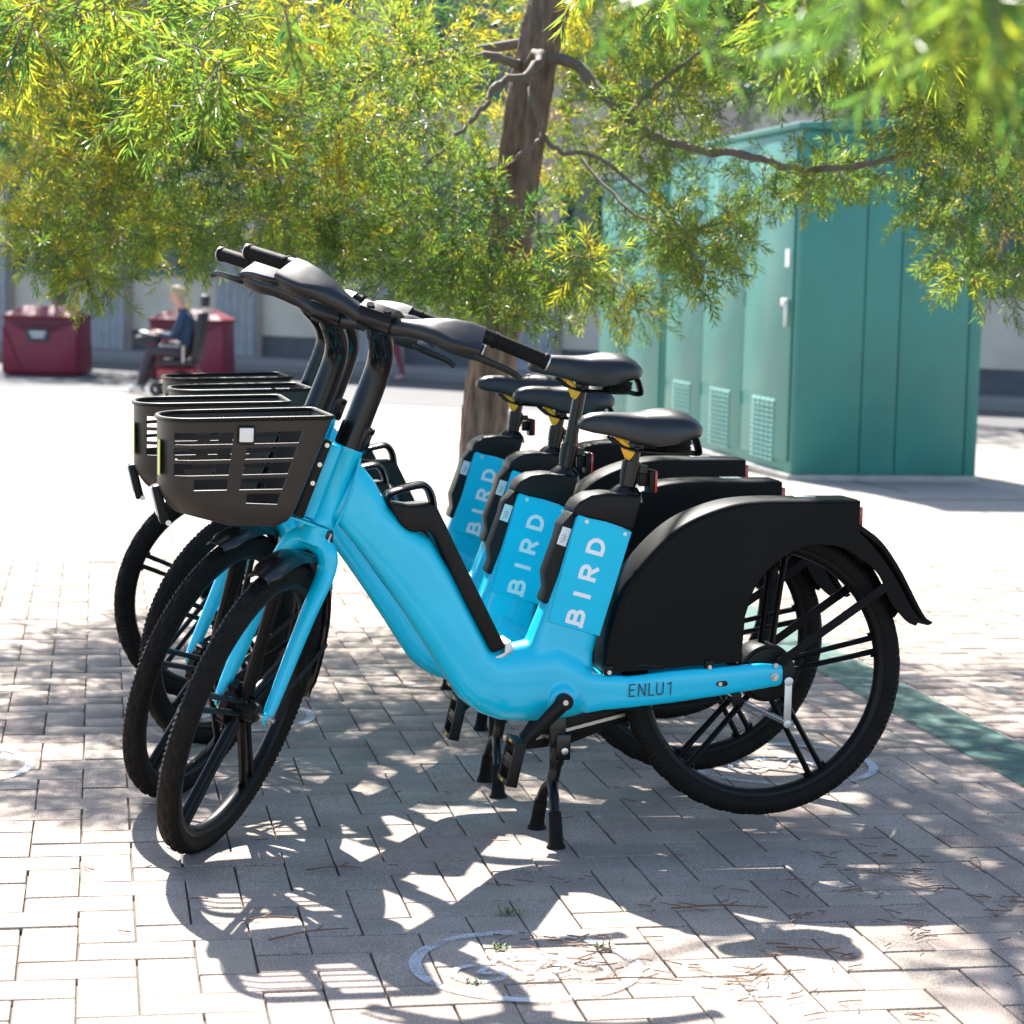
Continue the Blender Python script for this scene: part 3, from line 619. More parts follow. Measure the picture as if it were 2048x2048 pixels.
    for sg in (-1, 1):
        pts = smoothpts([(-.005, sg * .004, .128), (-.001, sg * .030, .112), (.002, sg * .056, .085), (.004, sg * .078, .040), (.005, sg * .086, .016)], 4)
        mb = MB(); mb.tube(pts, [.0125] * len(pts), 14); lg = mb.build('leg', M['bgloss'], ks)
        q = smoothpts([(.0028, sg * .062, .074), (.004, sg * .077, .042), (.005, sg * .087, .012), (.005, sg * .089, .0)], 4)
        mb = MB(); mb.tube(q, [.0145, .015, .0152, .0154, .0155, .0156, .016, .0165, .0175, .019, .021, .022, .022][:len(q)], 16); mb.build('rubber_foot', M['rubber'], lg)
    # ---------- steered parts
    AF = (.7235, 0, .330)
    mb = MB(); top = Vector((axp(.718), 0, .718)); cr = Vector((axp(.675), 0, .675)); arch = []
    mb.tube([top, top.lerp(cr, .5), cr], [.0335, .034, .036], 24)
    for sg in (-1, 1):
        L_ = smoothpts([(cr.x - .004, sg * .012, cr.z + .012), (cr.x + .002, sg * .040, cr.z - .006), (cr.x + .016, sg * .054, cr.z - .045), (.622, sg * .057, .55), (.668, sg * .058, .45), (.706, sg * .059, .365), (.722, sg * .0585, .335)], 5)
        n_ = len(L_); mb.tube(L_, [.029 - .0165 * (i / (n_ - 1)) ** .75 for i in range(n_)], 16, asp=.82)
        mb.prism([(.709, .345), (.735, .345), (.740, .328), (.730, .312), (.716, .314), (.706, .33)], sg * .0545, sg * .0625)
    me0 = mb; me = bpy.data.meshes.new('tmpf'); me.from_pydata(mb.v, [], mb.f); bm = bmesh.new(); bm.from_mesh(me); bmesh.ops.recalc_face_normals(bm, faces=bm.faces); bm.to_mesh(me); bm.free()
    t = link('tmpf', me); r = t.modifiers.new('r', 'REMESH'); r.mode = 'VOXEL'; r.voxel_size = .0026; s = t.modifiers.new('s', 'SMOOTH'); s.factor = .5; s.iterations = 5
    dg = bpy.context.evaluated_depsgraph_get(); fm = bpy.data.meshes.new_from_object(t.evaluated_get(dg)); fm.name = 'fork'; bpy.data.objects.remove(t)
    fm.materials.clear(); fm.materials.append(M['blue']); fm.polygons.foreach_set('use_smooth', [True] * len(fm.polygons)); fk = link('fork', fm, root)
    mb = MB(); q = Vector((axp(.69), .034, .69)); Rb = Matrix(((1, 0, 0), (0, 1, 0), (0, 0, 1))); mb.box((q.x + .006, .038, .690), (.018, .004, .05), Matrix.Rotation(rad(-20), 3, 'Y')); ht = mb.build('guard_hanger', M['silver'], root, bevel=.0015)
    mb = MB(); mb.cyl((q.x + .012, .039, .676), (q.x + .012, .044, .676), .0055, 12); mb.build('bolt', M['steel'], ht)
    wheel(root, AF, 'front_wheel', 'front')
    mb = MB(); secs = []
    for k in range(34):
        th = rad(74 + 122 * k / 33); e = Vector((math.cos(th), 0, math.sin(th))); wd = .033 if 1 < k < 32 else .025
        R_m = .362 + (.012 if k > 31 else 0) + (.005 if k == 0 else 0)
        secs.append([Vector((AF[0], y, AF[2])) + e * rr for y, rr in ((-wd, R_m - .012), (-wd * .85, R_m - .002), (-wd * .4, R_m + .003), (wd * .4, R_m + .003), (wd * .85, R_m - .002), (wd, R_m - .012), (wd * .95, R_m - .013), (wd * .8, R_m - .004), (wd * .4, R_m), (-wd * .4, R_m), (-wd * .8, R_m - .004), (-wd * .95, R_m - .013))])
    mb.loft(secs); mb.build('front_guard', M['bgloss'], root, smooth=50)
    for sg in (-1, 1):
        mb = MB(); e = Vector((AF[0] + .345 * math.cos(rad(172)), sg * .034, AF[2] + .345 * math.sin(rad(172)))); mb.tube([(AF[0] - .008, sg * .064, AF[2] + .02), Vector((AF[0] - .008, sg * .064, AF[2] + .02)).lerp(e, .5), e], .0045, 8, asp=1.6); mb.build('front_stay', M['black'], root)
    mb = MB(); mb.tube(smoothpts([(axp(.70) - .03, -.02, .70), (.585, -.070, .60), (.640, -.073, .48), (.690, -.072, .385), (.712, -.06, .352), (.700, -.045, .325)], 6), .0028, 7); mb.build('brake_cable', M['black'], root)
    # stem
    mb = MB(); pts = smoothpts([(axp(.885), 0, .885), (axp(.95), 0, .95), (axp(1.02) - .001, 0, 1.02), (axp(1.065) + .004, 0, 1.068), (.424, 0, 1.108), (.450, 0, 1.142), (.476, 0, 1.166), (.491, 0, 1.186)], 6)
    n_ = len(pts); mb.tube(pts, [.0305 - .002 * min(1, i / (n_ * .55)) for i in range(n_)], 24, asp=.95); stm = mb.build('stem', M['bgloss'], root)
    mb = MB(); ct = Vector((axp(.91), 0, .91)); mb.box(ct + Vector((-.012, 0, 0)), (.052, .066, .062), R_ := Matrix(((math.sin(GA), 0, -AX.x), (0, 1, 0), (math.cos(GA), 0, -AX.z)))); cl = mb.build('stem_clamp', M['bgloss'], root, bevel=.009, seg=3)
    for z in (.894, .928):
        q = Vector((axp(z) - .022, .033, z)); mb = MB(); mb.cyl(q, q + Vector((0, .003, 0)), .0075, 16); mb.build('clamp_bolt', M['alloy'], cl, bevel=.001)
    mb = MB(); mb.cyl((.491, -.038, 1.190), (.491, .038, 1.190), .0285, 28); mb.build('bar_clamp', M['bgloss'], root, bevel=.002)
    mb = MB(); Rc = Matrix.Rotation(rad(-14), 3, 'Y')
    mb.prism([(.462, 1.205), (.470, 1.220), (.492, 1.2265), (.520, 1.2175), (.528, 1.204), (.50, 1.20)], -.039, .039)
    mb.prism([(.462, 1.206), (.440, 1.209), (.415, 1.194), (.417, 1.189), (.44, 1.196), (.466, 1.2)], -.032, .032); cpp = mb.build('clamp_cap', M['black'], root, bevel=.003)
    for sg in (-1, 1):
        mb = MB(); q = Vector((.507, sg * .020, 1.2225)); nn = Vector((.30, 0, .95)); mb.cyl(q - nn * .002, q + nn * .0016, .0085, 16); mb.build('bolt_hole', M['bgloss'], cpp)
    # bar with flat housings
    half = [((.4915, 0, 1.190), .0205, .0205, 2, 0), ((.4925, .043, 1.1895), .0205, .0205, 2, 0), ((.491, .075, 1.198), .0215, .0195, 2.1, 6), ((.487, .105, 1.213), .029, .020, 2.4, 16), ((.484, .132, 1.222), .034, .0185, 3.2, 24), ((.479, .165, 1.226), .040, .0180, 5.5, 28), ((.470, .200, 1.227), .041, .0185, 7, 28), ((.462, .228, 1.226), .039, .0185, 7, 28)]
    full = [((c_[0], -c_[1], c_[2]), a_, b_, p_, g_) for c_, a_, b_, p_, g_ in half[:0:-1]] + half; secs = []
    for c_, a_, b_, p_, g_ in full:
        yv = c_[1]; tl = math.copysign(min(abs(yv) / .12, 1) * rad(16), yv); g_ = rad(g_)
        f1 = Vector((math.cos(tl) * math.cos(g_), math.sin(tl) * math.cos(g_), -math.sin(g_))); u1 = Vector((math.cos(tl) * math.sin(g_), math.sin(tl) * math.sin(g_), math.cos(g_)))
        off_ = f1 * (.020 * min(1, abs(yv) / .16) if p_ > 2.3 else 0)
        secs.append([Vector(c_) + off_ + f1 * (a_ * u) + u1 * (b_ * v) for u, v in superell(28, p_)])
    mb.__init__(); mb.loft(secs); mb.build('handlebar', M['bar'], root, smooth=32)
    for sg in (-1, 1):
        p0, p1 = Vector((.4525, sg * .232, 1.2275)), Vector((.405, sg * .361, 1.207)); d_ = (p1 - p0).normalized(); pts = []; rr = []
        for k in range(61):
            t = k / 60; pts.append(p0.lerp(p1, .10 + .90 * t)); rr.append(.0158 + (.0009 if k % 2 else 0) + (.0022 if t < .06 or t > .93 else 0))
        mb = MB(); mb.tube(pts, rr, 18); gr = mb.build('grip', M['rubber'], root, smooth=50)
        mb = MB(); mb.cyl(p1, p1 + d_ * .0035, .0172, 20); mb.build('grip_cap', M['silver'], gr)
        mb = MB(); mb.cyl(p0 - d_ * .01, p0 + d_ * .014, .0165, 18); mb.build('grip_collar', M['black'], root)
        mb = MB(); L_ = smoothpts([(.500, sg * .205, 1.204), (.512, sg * .238, 1.198), (.508, sg * .268, 1.194), (.494, sg * .300, 1.188), (.484, sg * .322, 1.181), (.481, sg * .334, 1.174)], 5); n_ = len(L_)
        mb.tube(L_, [.0095 - .003 * i / (n_ - 1) for i in range(n_)], 12, asp=.6, up=(0, 0, 1)); mb.build('brake_lever', M['bgloss'], root)
    # ---------- basket (fixed to the frame)
    def plan(t, lv):
        """closed outline of the basket, t along: rear left -> front -> rear right; lv 0 bottom .. 1 rim"""
        return None
    zs = [.720, .724, .735, .752, .772, .785, .797, .8065, .8315, .8395, .8645, .8725, .8975, .9055, .9305, .944, .958]
    def dims(z):
        f = (z - .72) / (.958 - .72)
        xr = .618 - .088 * f if z > .735 else .640 - .022 * (z - .72) / .015
        xf = .886 + .002 * f if z > .80 else .845 + .041 * max(0, (z - .72) / .08) ** .55
        hw = .108 + .042 * f ** .8 - (.012 * (1 - min(1, (z - .72) / .03)))
        return xr, xf, hw
    colx = [0, .06, .12, .135, .16, .25, .34, .43, .4999, .56, .585, .61, .70, .79, .86]   # fraction along a straight side (rear -> front)
    def outline(z):
        xr, xf, hw = dims(z); rr = .095; pts = []
        xs0 = xr + .02; xs1 = xf - rr
        for t in colx: pts.append((xs0 + (xs1 + .02 - xs0) * t / .86 * .999, hw - .010 * t))
        for k in range(1, 13):
            a_ = math.pi / 2 * k / 13; pts.append((xs1 + .02 + (rr - .02) * math.sin(a_), (hw - .0100 * .86) * math.cos(a_) ** .8))
        left = pts; right = [(x, -y) for x, y in pts[::-1]]
        back = [(xr + .006, -hw + .004), (xr, -hw + .016), (xr, -hw * .5), (xr, 0), (xr, hw * .5), (xr, hw - .016), (xr + .006, hw - .004)]
        return left + [(xf, 0)] + right + back
    V = []; rings = []
    nC = len(outline(.8)); tilt = lambda x, z: z + (x - .70) * (-.030) * 1.0
    for z in zs:
        for x, y in outline(z): V.append((x, y, tilt(x, z) + max(0, (x - .62)) * .15 * max(0, 1 - (z - .72) / .09)))
    F = []; m = len(colx); tot = nC
    def slot(i, j):
        # i row index (between zs[i], zs[i+1]); j column
        z0, z1 = zs[i], zs[i + 1]; rows_ = {13: 0, 11: 1, 9: 2, 7: 3}
        row = {(.9055, .9305): 0, (.8725, .8975): 1, (.8395, .8645): 2, (.8065, .8315): 3}.get((z0, z1)); low = (z0, z1) in ((.772, .785), (.785, .797))
        jj = None
        if j < m + 5: jj = j
        elif 0 <= tot - 9 - j < m + 5: jj = tot - 9 - j
        if jj is None: return False
        rear = 2 <= jj <= 7; front = 11 <= jj
        if jj in (3,): rear = True
        if row is not None and row <= 2: return rear or front
        if row == 3: return rear or (jj in (11, 12, 13, 14))
        if low: return jj in (2, 3, 4, 5, 6)
        return False
    for i in range(len(zs) - 1):
        for j in range(tot):
            if slot(i, j): continue
            k = (j + 1) % tot; F.append((i * tot + j, i * tot + k, (i + 1) * tot + k, (i + 1) * tot + j))
    bot = [i for i in range(tot)]
    V.append((.73, 0, .716)); F += [(tot * len(zs), bot[(j + 1) % tot], bot[j]) for j in range(tot)]
    me = bpy.data.meshes.new('basket'); me.from_pydata(V, [], F); me.materials.append(M['basket'])
    bm = bmesh.new(); bm.from_mesh(me); bmesh.ops.recalc_face_normals(bm, faces=bm.faces); bmesh.ops.solidify(bm, geom=bm.faces, thickness=.0032); bmesh.ops.delete(bm, geom=[v for v in bm.verts if not v.link_faces], context='VERTS'); bm.to_mesh(me); bm.free()
    me.polygons.foreach_set('use_smooth', [True] * len(me.polygons)); me.set_sharp_from_angle(angle=rad(38)); bk = link('basket', me, root)
    mb = MB(); rim = [(x, y, tilt(x, .958)) for x, y in outline(.958)]; secs = []; N = len(rim)
    for i in range(N + 1):
        p = Vector(rim[i % N]); a_ = Vector(rim[(i - 1) % N]); b_ = Vector(rim[(i + 1) % N]); t = (b_ - a_).normalized(); n_ = Vector((t.y, -t.x, 0)); 
        secs.append([p + n_ * (.0065 * u + .001) + Vector((0, 0, .0048 * v)) for u, v in superell(10, 2.4)])
    mb.loft(secs, caps=False); mb.build('rim', M['black'], bk, smooth=60)
    for sg in (-1, 1):
        mb = MB(); mb.box((.7145, sg * .1425, .924), (.037, .010, .040), Matrix.Rotation(rad(-10) * sg, 3, 'X')); hh = mb.build('reflector_frame', M['bgloss'], bk, bevel=.004)
        mb = MB(); mb.box((.7145, sg * .1465, .9245), (.030, .006, .031), Matrix.Rotation(rad(-10) * sg, 3, 'X')); mb.build('reflector', M['refl'], bk, bevel=.005, seg=3)
    mb = MB(); Rf = Matrix.Rotation(rad(14), 3, 'Y'); mb.box((.882, 0, .765), (.020, .05, .085), Rf); hl = mb.build('lamp_holder', M['black'], bk, bevel=.005)
    mb = MB(); mb.box((.892, 0, .770), (.008, .044, .066), Rf); mb.build('front_lamp', M['lens'], bk, bevel=.004)
    mb = MB(); mb.cyl((.866, .03, .727), (.866, .036, .727), .006, 12); mb.build('bolt', M['steel'], bk)
    mb = MB(); mb.box((.8885, .05, .87), (.0015, .045, .075)); mb.build('sticker', M['lime'], bk)
    return root
STEER = {'fork', 'front_wheel', 'front_guard', 'front_stay', 'stem', 'stem_clamp', 'bar_clamp', 'clamp_cap', 'handlebar', 'grip', 'grip_collar', 'brake_lever', 'guard_hanger', 'brake_cable'}
RISE = {'seat_post', 'saddle'}
def base(o): return o.name.split('.')[0]
def pose(b, loc, yaw, steer, rise, label):
    b.location = (loc[0], loc[1], 0); b.rotation_euler = (0, 0, yaw + math.pi)
    for ch in b.children:
        if base(ch) in STEER: ch.matrix_basis = steer_m(steer)
        elif base(ch) in RISE and rise: ch.location = (-.164 * rise, 0, .986 * rise)
    tag(b, label, 'bicycle', 'blue rental bikes parked in a row')
S1 = (.1002, 5.0325); YAW = .2366
bike = make_bike()
others = [copy_tree(bike) for _ in range(3)]
pose(bike, S1, YAW, 1.0774, 0, 'nearest blue rental bike, numbered on its chain stay, low saddle')
pose(others[0], (S1[0] - .130, S1[1] + .477), .195, 1.03, .11, 'second blue rental bike from the front, saddle raised on a long post')
pose(others[1], (S1[0] - .148, S1[1] + 1.13), YAW, .75, 0, 'third blue rental bike from the front, behind the raised saddle')
pose(others[2], (S1[0] - .261, S1[1] + 1.75), YAW, .42, 0, 'farthest blue rental bike, beside the tree trunk, front wheel turned least')


# ------------------------------------------------------------------ foliage
def leaf_mat(name, g1, g2, yel, tr=.5):
    m = bpy.data.materials.new(name); m.use_nodes = True; n = m.node_tree.nodes; L = m.node_tree.links; b = n['Principled BSDF']
    at_ = n.new('ShaderNodeAttribute'); at_.attribute_name = 'tone'
    cr = n.new('ShaderNodeValToRGB'); e = cr.color_ramp; e.elements[0].position = 0; e.elements[0].color = (*g1, 1); e.elements[1].position = .55; e.elements[1].color = (*g2, 1)
    k = e.elements.new(.80); k.color = (*yel, 1); k = e.elements.new(.97); k.color = (yel[0] * 1.1, yel[1] * .72, yel[2], 1)
    L.new(at_.outputs['Fac'], cr.inputs[0]); L.new(cr.outputs[0], b.inputs['Base Color'])
    b.inputs['Roughness'].default_value = .32; b.inputs['Specular IOR Level'].default_value = .45
    t = n.new('ShaderNodeBsdfTranslucent'); hs = n.new('ShaderNodeHueSaturation'); hs.inputs['Value'].default_value = 1.95; hs.inputs['Saturation'].default_value = 1.03; L.new(cr.outputs[0], hs.inputs['Color']); L.new(hs.outputs[0], t.inputs['Color'])
    mx = n.new('ShaderNodeMixShader'); mx.inputs[0].default_value = tr; L.new(b.outputs[0], mx.inputs[1]); L.new(t.outputs[0], mx.inputs[2]); L.new(mx.outputs[0], n['Material Output'].inputs['Surface'])
    return m
LEAF = leaf_mat('narrow_leaf', (.026, .078, .020), (.115, .175, .024), (.31, .285, .024), .60)
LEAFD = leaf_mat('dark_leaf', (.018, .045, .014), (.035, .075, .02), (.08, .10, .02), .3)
BARK = mat('brown_bark', (.19, .130, .100), .9, bump=1.0, bscale=55, bdist=.02, stretch=(1, 1, .22), var=.55, vscale=38)
TWIG = mat('grey_twig', (.17, .13, .105), .8, var=.25, vscale=30)
def unit(a): return a / (np.linalg.norm(a, axis=-1, keepdims=True) + 1e-9)
def foliage(B, D, Ln, nl, ll, lw, tone, tvar=.09):
    """B,D (n,3) twig bases and directions, Ln lengths; nl leaves each -> verts, tris, tone"""
    n = len(B); i = np.arange(nl); t = .12 + .88 * (i + rng.random((n, nl)) * .8) / nl
    ref = unit(rng.normal(size=(n, 3))); p = unit(np.cross(D, ref)); q = np.cross(D, p)
    az = i * 2.39996 + rng.random((n, 1)) * 6.28 + rng.normal(0, .3, (n, nl)); el = rng.normal(.92, .25, (n, nl)) * (1.12 - .5 * t)
    ld = D[:, None] * np.cos(el)[..., None] + (p[:, None] * np.cos(az)[..., None] + q[:, None] * np.sin(az)[..., None]) * np.sin(el)[..., None]
    ld[..., 2] += .02; ld = unit(ld)
    base_ = B[:, None] + D[:, None] * (Ln[:, None] * t)[..., None]
    base_[..., 2] -= (Ln[:, None] * .06) * t ** 2
    L_ = (ll[:, None] * rng.uniform(.45, 1.2, (n, nl)) * (1.0 - .35 * np.clip(t - .8, 0, 1) / .2))[..., None]
    W = (lw[:, None] * rng.uniform(.8, 1.15, (n, nl)))[..., None]
    side_ = unit(np.cross(ld, unit(rng.normal(size=(n, nl, 3)) + np.array([0, 0, .8])))); nor = np.cross(side_, ld)
    v0 = base_; v2 = base_ + ld * L_ - nor * L_ * .08; mid = base_ + ld * L_ * .48 + nor * W * .2
    v1 = mid + side_ * W * .5; v3 = mid - side_ * W * .5
    V = np.stack([v0, v1, v2, v3], 2).reshape(-1, 3); m = n * nl
    k = np.arange(m)[:, None] * 4; F = np.concatenate([k + [0, 1, 2], k + [0, 2, 3]], 0)
    T = np.clip(np.repeat((tone[:, None] + rng.normal(0, tvar, (n, nl))).ravel(), 4), 0, 1)
    return V, F, T
def twig_stems(B, D, Ln, r=.0016):
    n = len(B); ref = unit(rng.normal(size=(n, 3))); p = unit(np.cross(D, ref)); q = np.cross(D, p); V = []
    for s_ in (0, .5, 1.0):
        c = B + D * (Ln * s_)[:, None]; c = c - np.array([0, 0, 1]) * (Ln * .06 * s_ * s_)[:, None]
        for a in (0, 2.094, 4.189): V.append(c + (p * math.cos(a) + q * math.sin(a)) * (r * (1.25 - s_)))
    V = np.stack(V, 1).reshape(-1, 3); k = np.arange(n)[:, None] * 9; F = []
    for s_ in (0, 3):
        for a in range(3): F.append(k + [s_ + a, s_ + (a + 1) % 3, s_ + 3 + (a + 1) % 3, s_ + 3 + a])
    return V, np.concatenate(F, 0)
def clump_twigs(c, rad_, n, droop=.35, ln=(.10, .20)):
    u = unit(rng.normal(size=(n, 3))); r = rng.random(n) ** .45
    B = np.array(c) + u * np.array(rad_) * r[:, None]
    D = unit(u * .8 + rng.normal(size=(n, 3)) * .55 + np.array([0, 0, -droop])); return B, D, rng.uniform(*ln, n)

tree = empty('fern_pine_tree', (-.12, 8.3, 0)); inv = Matrix.Translation((.12, -8.3, 0))
def tbuild(mb, name, m, parent=tree, **k):
    o = mb.build(name, m, parent, **k); o.matrix_basis = inv; return o
# trunk with uneven bark
tp = smoothpts([(-.13, 8.32, -.02), (-.12, 8.30, .35), (-.108, 8.3, .78), (-.06, 8.3, 1.15), (-.022, 8.3, 1.50), (.02, 8.3, 1.85), (.06, 8.32, 2.1), (.12, 8.33, 2.4), (.16, 8.32, 2.9), (.12, 8.25, 3.6), (.05, 8.2, 4.4)], 16)
secs = []; N = 40
for i, p in enumerate(tp):
    z = p[2]; r0 = .088 + .05 * max(0, .25 - z) - .012 * min(z, 2.4) / 2.4 - (.045 * max(0, z - 2.4) / 2)
    ring = []
    for j in range(N):
        a = 2 * math.pi * j / N; rr = r0 * (1 + .05 * math.sin(3 * a + z * 2) + .035 * math.sin(9 * a + 7 * math.sin(z * 3.1)) + .03 * math.sin(17 * a - z * 19) + random.gauss(0, .012))
        ring.append(Vector((p[0] + rr * math.cos(a), p[1] + rr * math.sin(a), z)))
    secs.append(ring)
tbuild(MB().loft(secs), 'trunk', BARK, smooth=60)
def limb(pts, r0, r1, m=TWIG, nm='limb', wob=.0045, k=5):
    P = smoothpts(pts, k); n = len(P); P = [Vector(p) + Vector((random.gauss(0, wob), random.gauss(0, wob), random.gauss(0, wob))) * (0 if i in (0, n - 1) else 1) for i, p in enumerate(P)]
    return tbuild(MB().tube(P, [(r0 + (r1 - r0) * i / (n - 1)) * random.uniform(.88, 1.12) for i in range(n)], 9), nm, m, smooth=60)
A = lambda x, y, d: tuple(at(x, y, d))
limb([(.02, 8.3, 2.03), A(1070, 115, 8.1), A(1130, 165, 8.0), A(1180, 222, 7.9), A(1250, 262, 7.8), A(1310, 282, 7.7), A(1400, 292, 7.6), A(1500, 318, 7.5), A(1610, 314, 7.4), A(1720, 290, 7.3)], .024, .009)
limb([A(1180, 222, 7.9), A(1215, 185, 7.8), A(1250, 150, 7.7), A(1330, 90, 7.6)], .012, .006)
limb([(.0, 8.28, 2.02), A(1020, 100, 8.0), A(1000, 140, 7.9), A(950, 155, 7.85), A(925, 175, 7.8), A(905, 210, 7.75), A(860, 260, 7.7), A(790, 330, 7.6)], .020, .006)
limb([(.01, 8.3, 2.02), A(960, 115, 8.1), A(900, 105, 8.1), A(780, 120, 8.0), A(620, 170, 8.0), A(440, 200, 7.9), A(300, 260, 7.8)], .020, .006)
limb([A(1000, 150, 7.95), A(1005, 195, 7.9), A(1022, 240, 7.9), A(1010, 270, 7.85), A(985, 290, 7.85), A(940, 310, 7.8), A(880, 330, 7.8)], .012, .005)
limb([A(1022, 255, 7.9), A(1060, 288, 7.8), A(1130, 300, 7.8), A(1260, 400, 7.7), A(1310, 470, 7.6)], .009, .004)
limb([A(1000, 320, 8.1), A(1020, 440, 8.0), A(1040, 480, 7.9), A(1100, 500, 7.8)], .006, .003)
limb([A(1100, 300, 8.0), A(1170, 380, 7.8), A(1220, 420, 7.7), A(1260, 450, 7.6), A(1370, 420, 7.5)], .006, .003)
limb([(.05, 8.3, 2.12), (-.5, 8.6, 2.05), (-1.1, 8.7, 1.95), (-1.6, 8.5, 1.75)], .02, .006)
limb([A(640, 420, 8.2), A(520, 500, 8), A(470, 560, 8)], .006, .003)
limb([A(800, 470, 7.8), A(730, 520, 7.7), A(700, 560, 7.7)], .006, .003)
for a_ in range(9):
    th = a_ * .7 + .3; L_ = random.uniform(1.2, 2.0); z0 = 2.5 + .17 * a_
    limb([(.13, 8.3, z0), (.13 + math.cos(th) * L_ * .5, 8.3 + math.sin(th) * L_ * .5, z0 + .35), (.13 + math.cos(th) * L_, 8.3 + math.sin(th) * L_, z0 + .45)], .03, .008)
# long limbs overhead, their tips hang into the top of the picture
limb([(.14, 8.3, 2.75), (.0, 7.0, 3.3), (-.25, 5.4, 3.1), (-.55, 4.4, 2.45), (-.65, 4.1, 2.0), (-.66, 4.0, 1.72)], .03, .004)
limb([(.14, 8.3, 2.9), (.5, 6.6, 3.5), (.75, 4.6, 3.2), (.68, 3.0, 2.4), (.52, 2.2, 1.95), (.45, 2.0, 1.78)], .032, .004)

low = [(-40, 470), (0, 470), (60, 520), (120, 545), (175, 600), (215, 525), (260, 520), (320, 530), (365, 520), (420, 490), (480, 465), (560, 470), (640, 520), (720, 570), (800, 575), (870, 605), (940, 645), (1010, 600), (1080, 590), (1130, 600), (1185, 650), (1225, 610), (1262, 490), (1300, 520), (1335, 590), (1365, 530), (1420, 440), (1445, 385), (1500, 395), (1600, 395), (1680, 365), (1700, 430), (1760, 470), (1800, 540), (1860, 590), (1980, 560)]
lx = [a for a, b in low]; ly = [b for a, b in low]
TW = []      # (B, D, Ln, ll, lw, tone)
def add_clump(c, r, n, ll, lw, tone, droop=.02, ln=(.10, .20)):
    B, D, L_ = clump_twigs(c, r, n, droop, ln); TW.append((B, D, L_, np.full(n, ll), np.full(n, lw), np.clip(tone + rng.normal(0, .07, n), 0, 1)))
random.seed(21)
cnt = 0
for k in range(350):
    x = random.uniform(-60, 2000); y = random.uniform(-60, 640); yl = np.interp(x, lx, ly); d = random.uniform(7.0, 9.4)
    r = random.uniform(.10, .22); rp = r * 4259 / d
    if y + rp * .9 + 52 > yl: continue
    tx = np.interp(y, [0, 200, 400, 600], [1020, 985, 965, 930])
    if d < 8.6 and abs(x - tx) < (85 if y < 340 else 50) + rp * 1.5 and random.random() < (.985 if y < 400 else .55): continue
    if 1330 < x < 1700 and 100 < y < 420 and random.random() < .96: continue
    if 1110 < x < 1330 and y > 330 and random.random() < .45: continue
    if 1090 < x < 1330 and 110 < y < 300 and d < 7.95 and random.random() < .6: continue
    if x < 900 and y > 400 and random.random() < .25: continue
    if 1245 < x < 1700 and 235 < y and d < 8.8:
        if y > 330 and x > 1440 and random.random() < .5: continue
        if random.random() < .35: continue
    if 1420 < x < 1640 and 150 < y < 260: continue
    if 640 < x < 720 and 110 < y < 190: continue
    if x < 170 and 270 < y < 520 and random.random() < .55: continue
    g = .40 + .2 * math.sin(x * .011 + 1) + .1 * math.sin(y * .02) + random.gauss(0, .12)
    q_ = random.random(); g = .74 if q_ < .16 else .06 if q_ < .42 else g
    add_clump(at(x, y, d), (r * 1.25, r * 1.2, r * .85), int(50 * (r / .16) ** 2), random.uniform(.036, .052), .0052, g); cnt += 1
# fringe: hanging sprays along the lower edge
for k in range(170):
    x = random.uniform(-20, 1960); yl = np.interp(x, lx, ly); d = random.uniform(7.1, 8.6); y = yl - random.uniform(0, 60)
    if 1440 < x < 1700 and (y < 330 or random.random() < .25): continue
    add_clump(at(x, y - 40, d), (.055, .06, .05), 9, random.uniform(.038, .052), .0052, .42 + random.gauss(0, .16), droop=.3, ln=(.08, .15))
# upper crown above the frame, in open clumps
for k in range(36):
    u = unit(rng.normal(size=3)); rr = random.random() ** .33
    c = np.array((.75, 7.45, 3.1)) + u * np.array((1.2, 1.25, .8)) * rr
    if c[2] < 2.45: continue
    if c[0] + .285 * c[2] < -.45 and random.random() < .8: continue
    add_clump(c, (.20, .20, .16), 44, .08, .0105, .35, ln=(.14, .24))
# tips of the overhead limbs
def near_spray(x, y, d, n, ll, tone, r=.05, spread=.9):
    add_clump(at(x, y, d), (r * spread, r, r * .6), n, ll, ll * .105, tone, droop=.75, ln=(.07, .13))
for x, y, d, n in [(60, 30, 4.0, 9), (20, 70, 4.1, 6), (120, 20, 4.2, 5), (230, 20, 4.4, 7), (330, 60, 4.2, 8), (380, 110, 4.1, 8), (300, 130, 4.3, 8), (340, 170, 4.2, 8), (430, 190, 4.0, 5), (270, 190, 4.4, 8), (420, 40, 4.5, 7), (450, 10, 4.4, 5), (565, 5, 3.2, 3), (410, 130, 4.0, 5), (180, 0, 4.1, 7)]:
    near_spray(x, y, d, n, .054, random.choice((.15, .35, .5, .62)))
for x, y, d, n in [(1775, 90, 1.9, 3), (1860, -90, 1.6, 6), (1930, -60, 1.7, 5), (1945, 40, 1.9, 3), (1780, -110, 1.8, 6), (1670, -120, 2.0, 6), (1560, -130, 1.9, 4), (1720, -160, 1.5, 6), (1890, -150, 1.5, 7), (1400, -140, 2.0, 4), (1185, -80, 2.0, 2)]:
    near_spray(x, y, d, n, .052, random.choice((.12, .3, .48)), .035)
for x, y, d, n in [(1480, 20, 3.6, 4), (1540, 10, 3.6, 5), (1590, 30, 3.7, 4), (1620, -40, 3.4, 5), (1440, -30, 3.8, 4), (1380, -50, 4.0, 4), (1560, -50, 3.6, 4), (1690, 30, 4, 5), (1300, -70, 4, 4), (1730, 90, 4.2, 4), (1240, -60, 4.2, 5), (1140, -60, 4.2, 4)]:
    near_spray(x, y, d, n, .06, random.choice((.4, .5, .66)))
B = np.concatenate([t[0] for t in TW]); D = np.concatenate([t[1] for t in TW]); Ln = np.concatenate([t[2] for t in TW]); ll = np.concatenate([t[3] for t in TW]); lw = np.concatenate([t[4] for t in TW]); tn = np.concatenate([t[5] for t in TW])
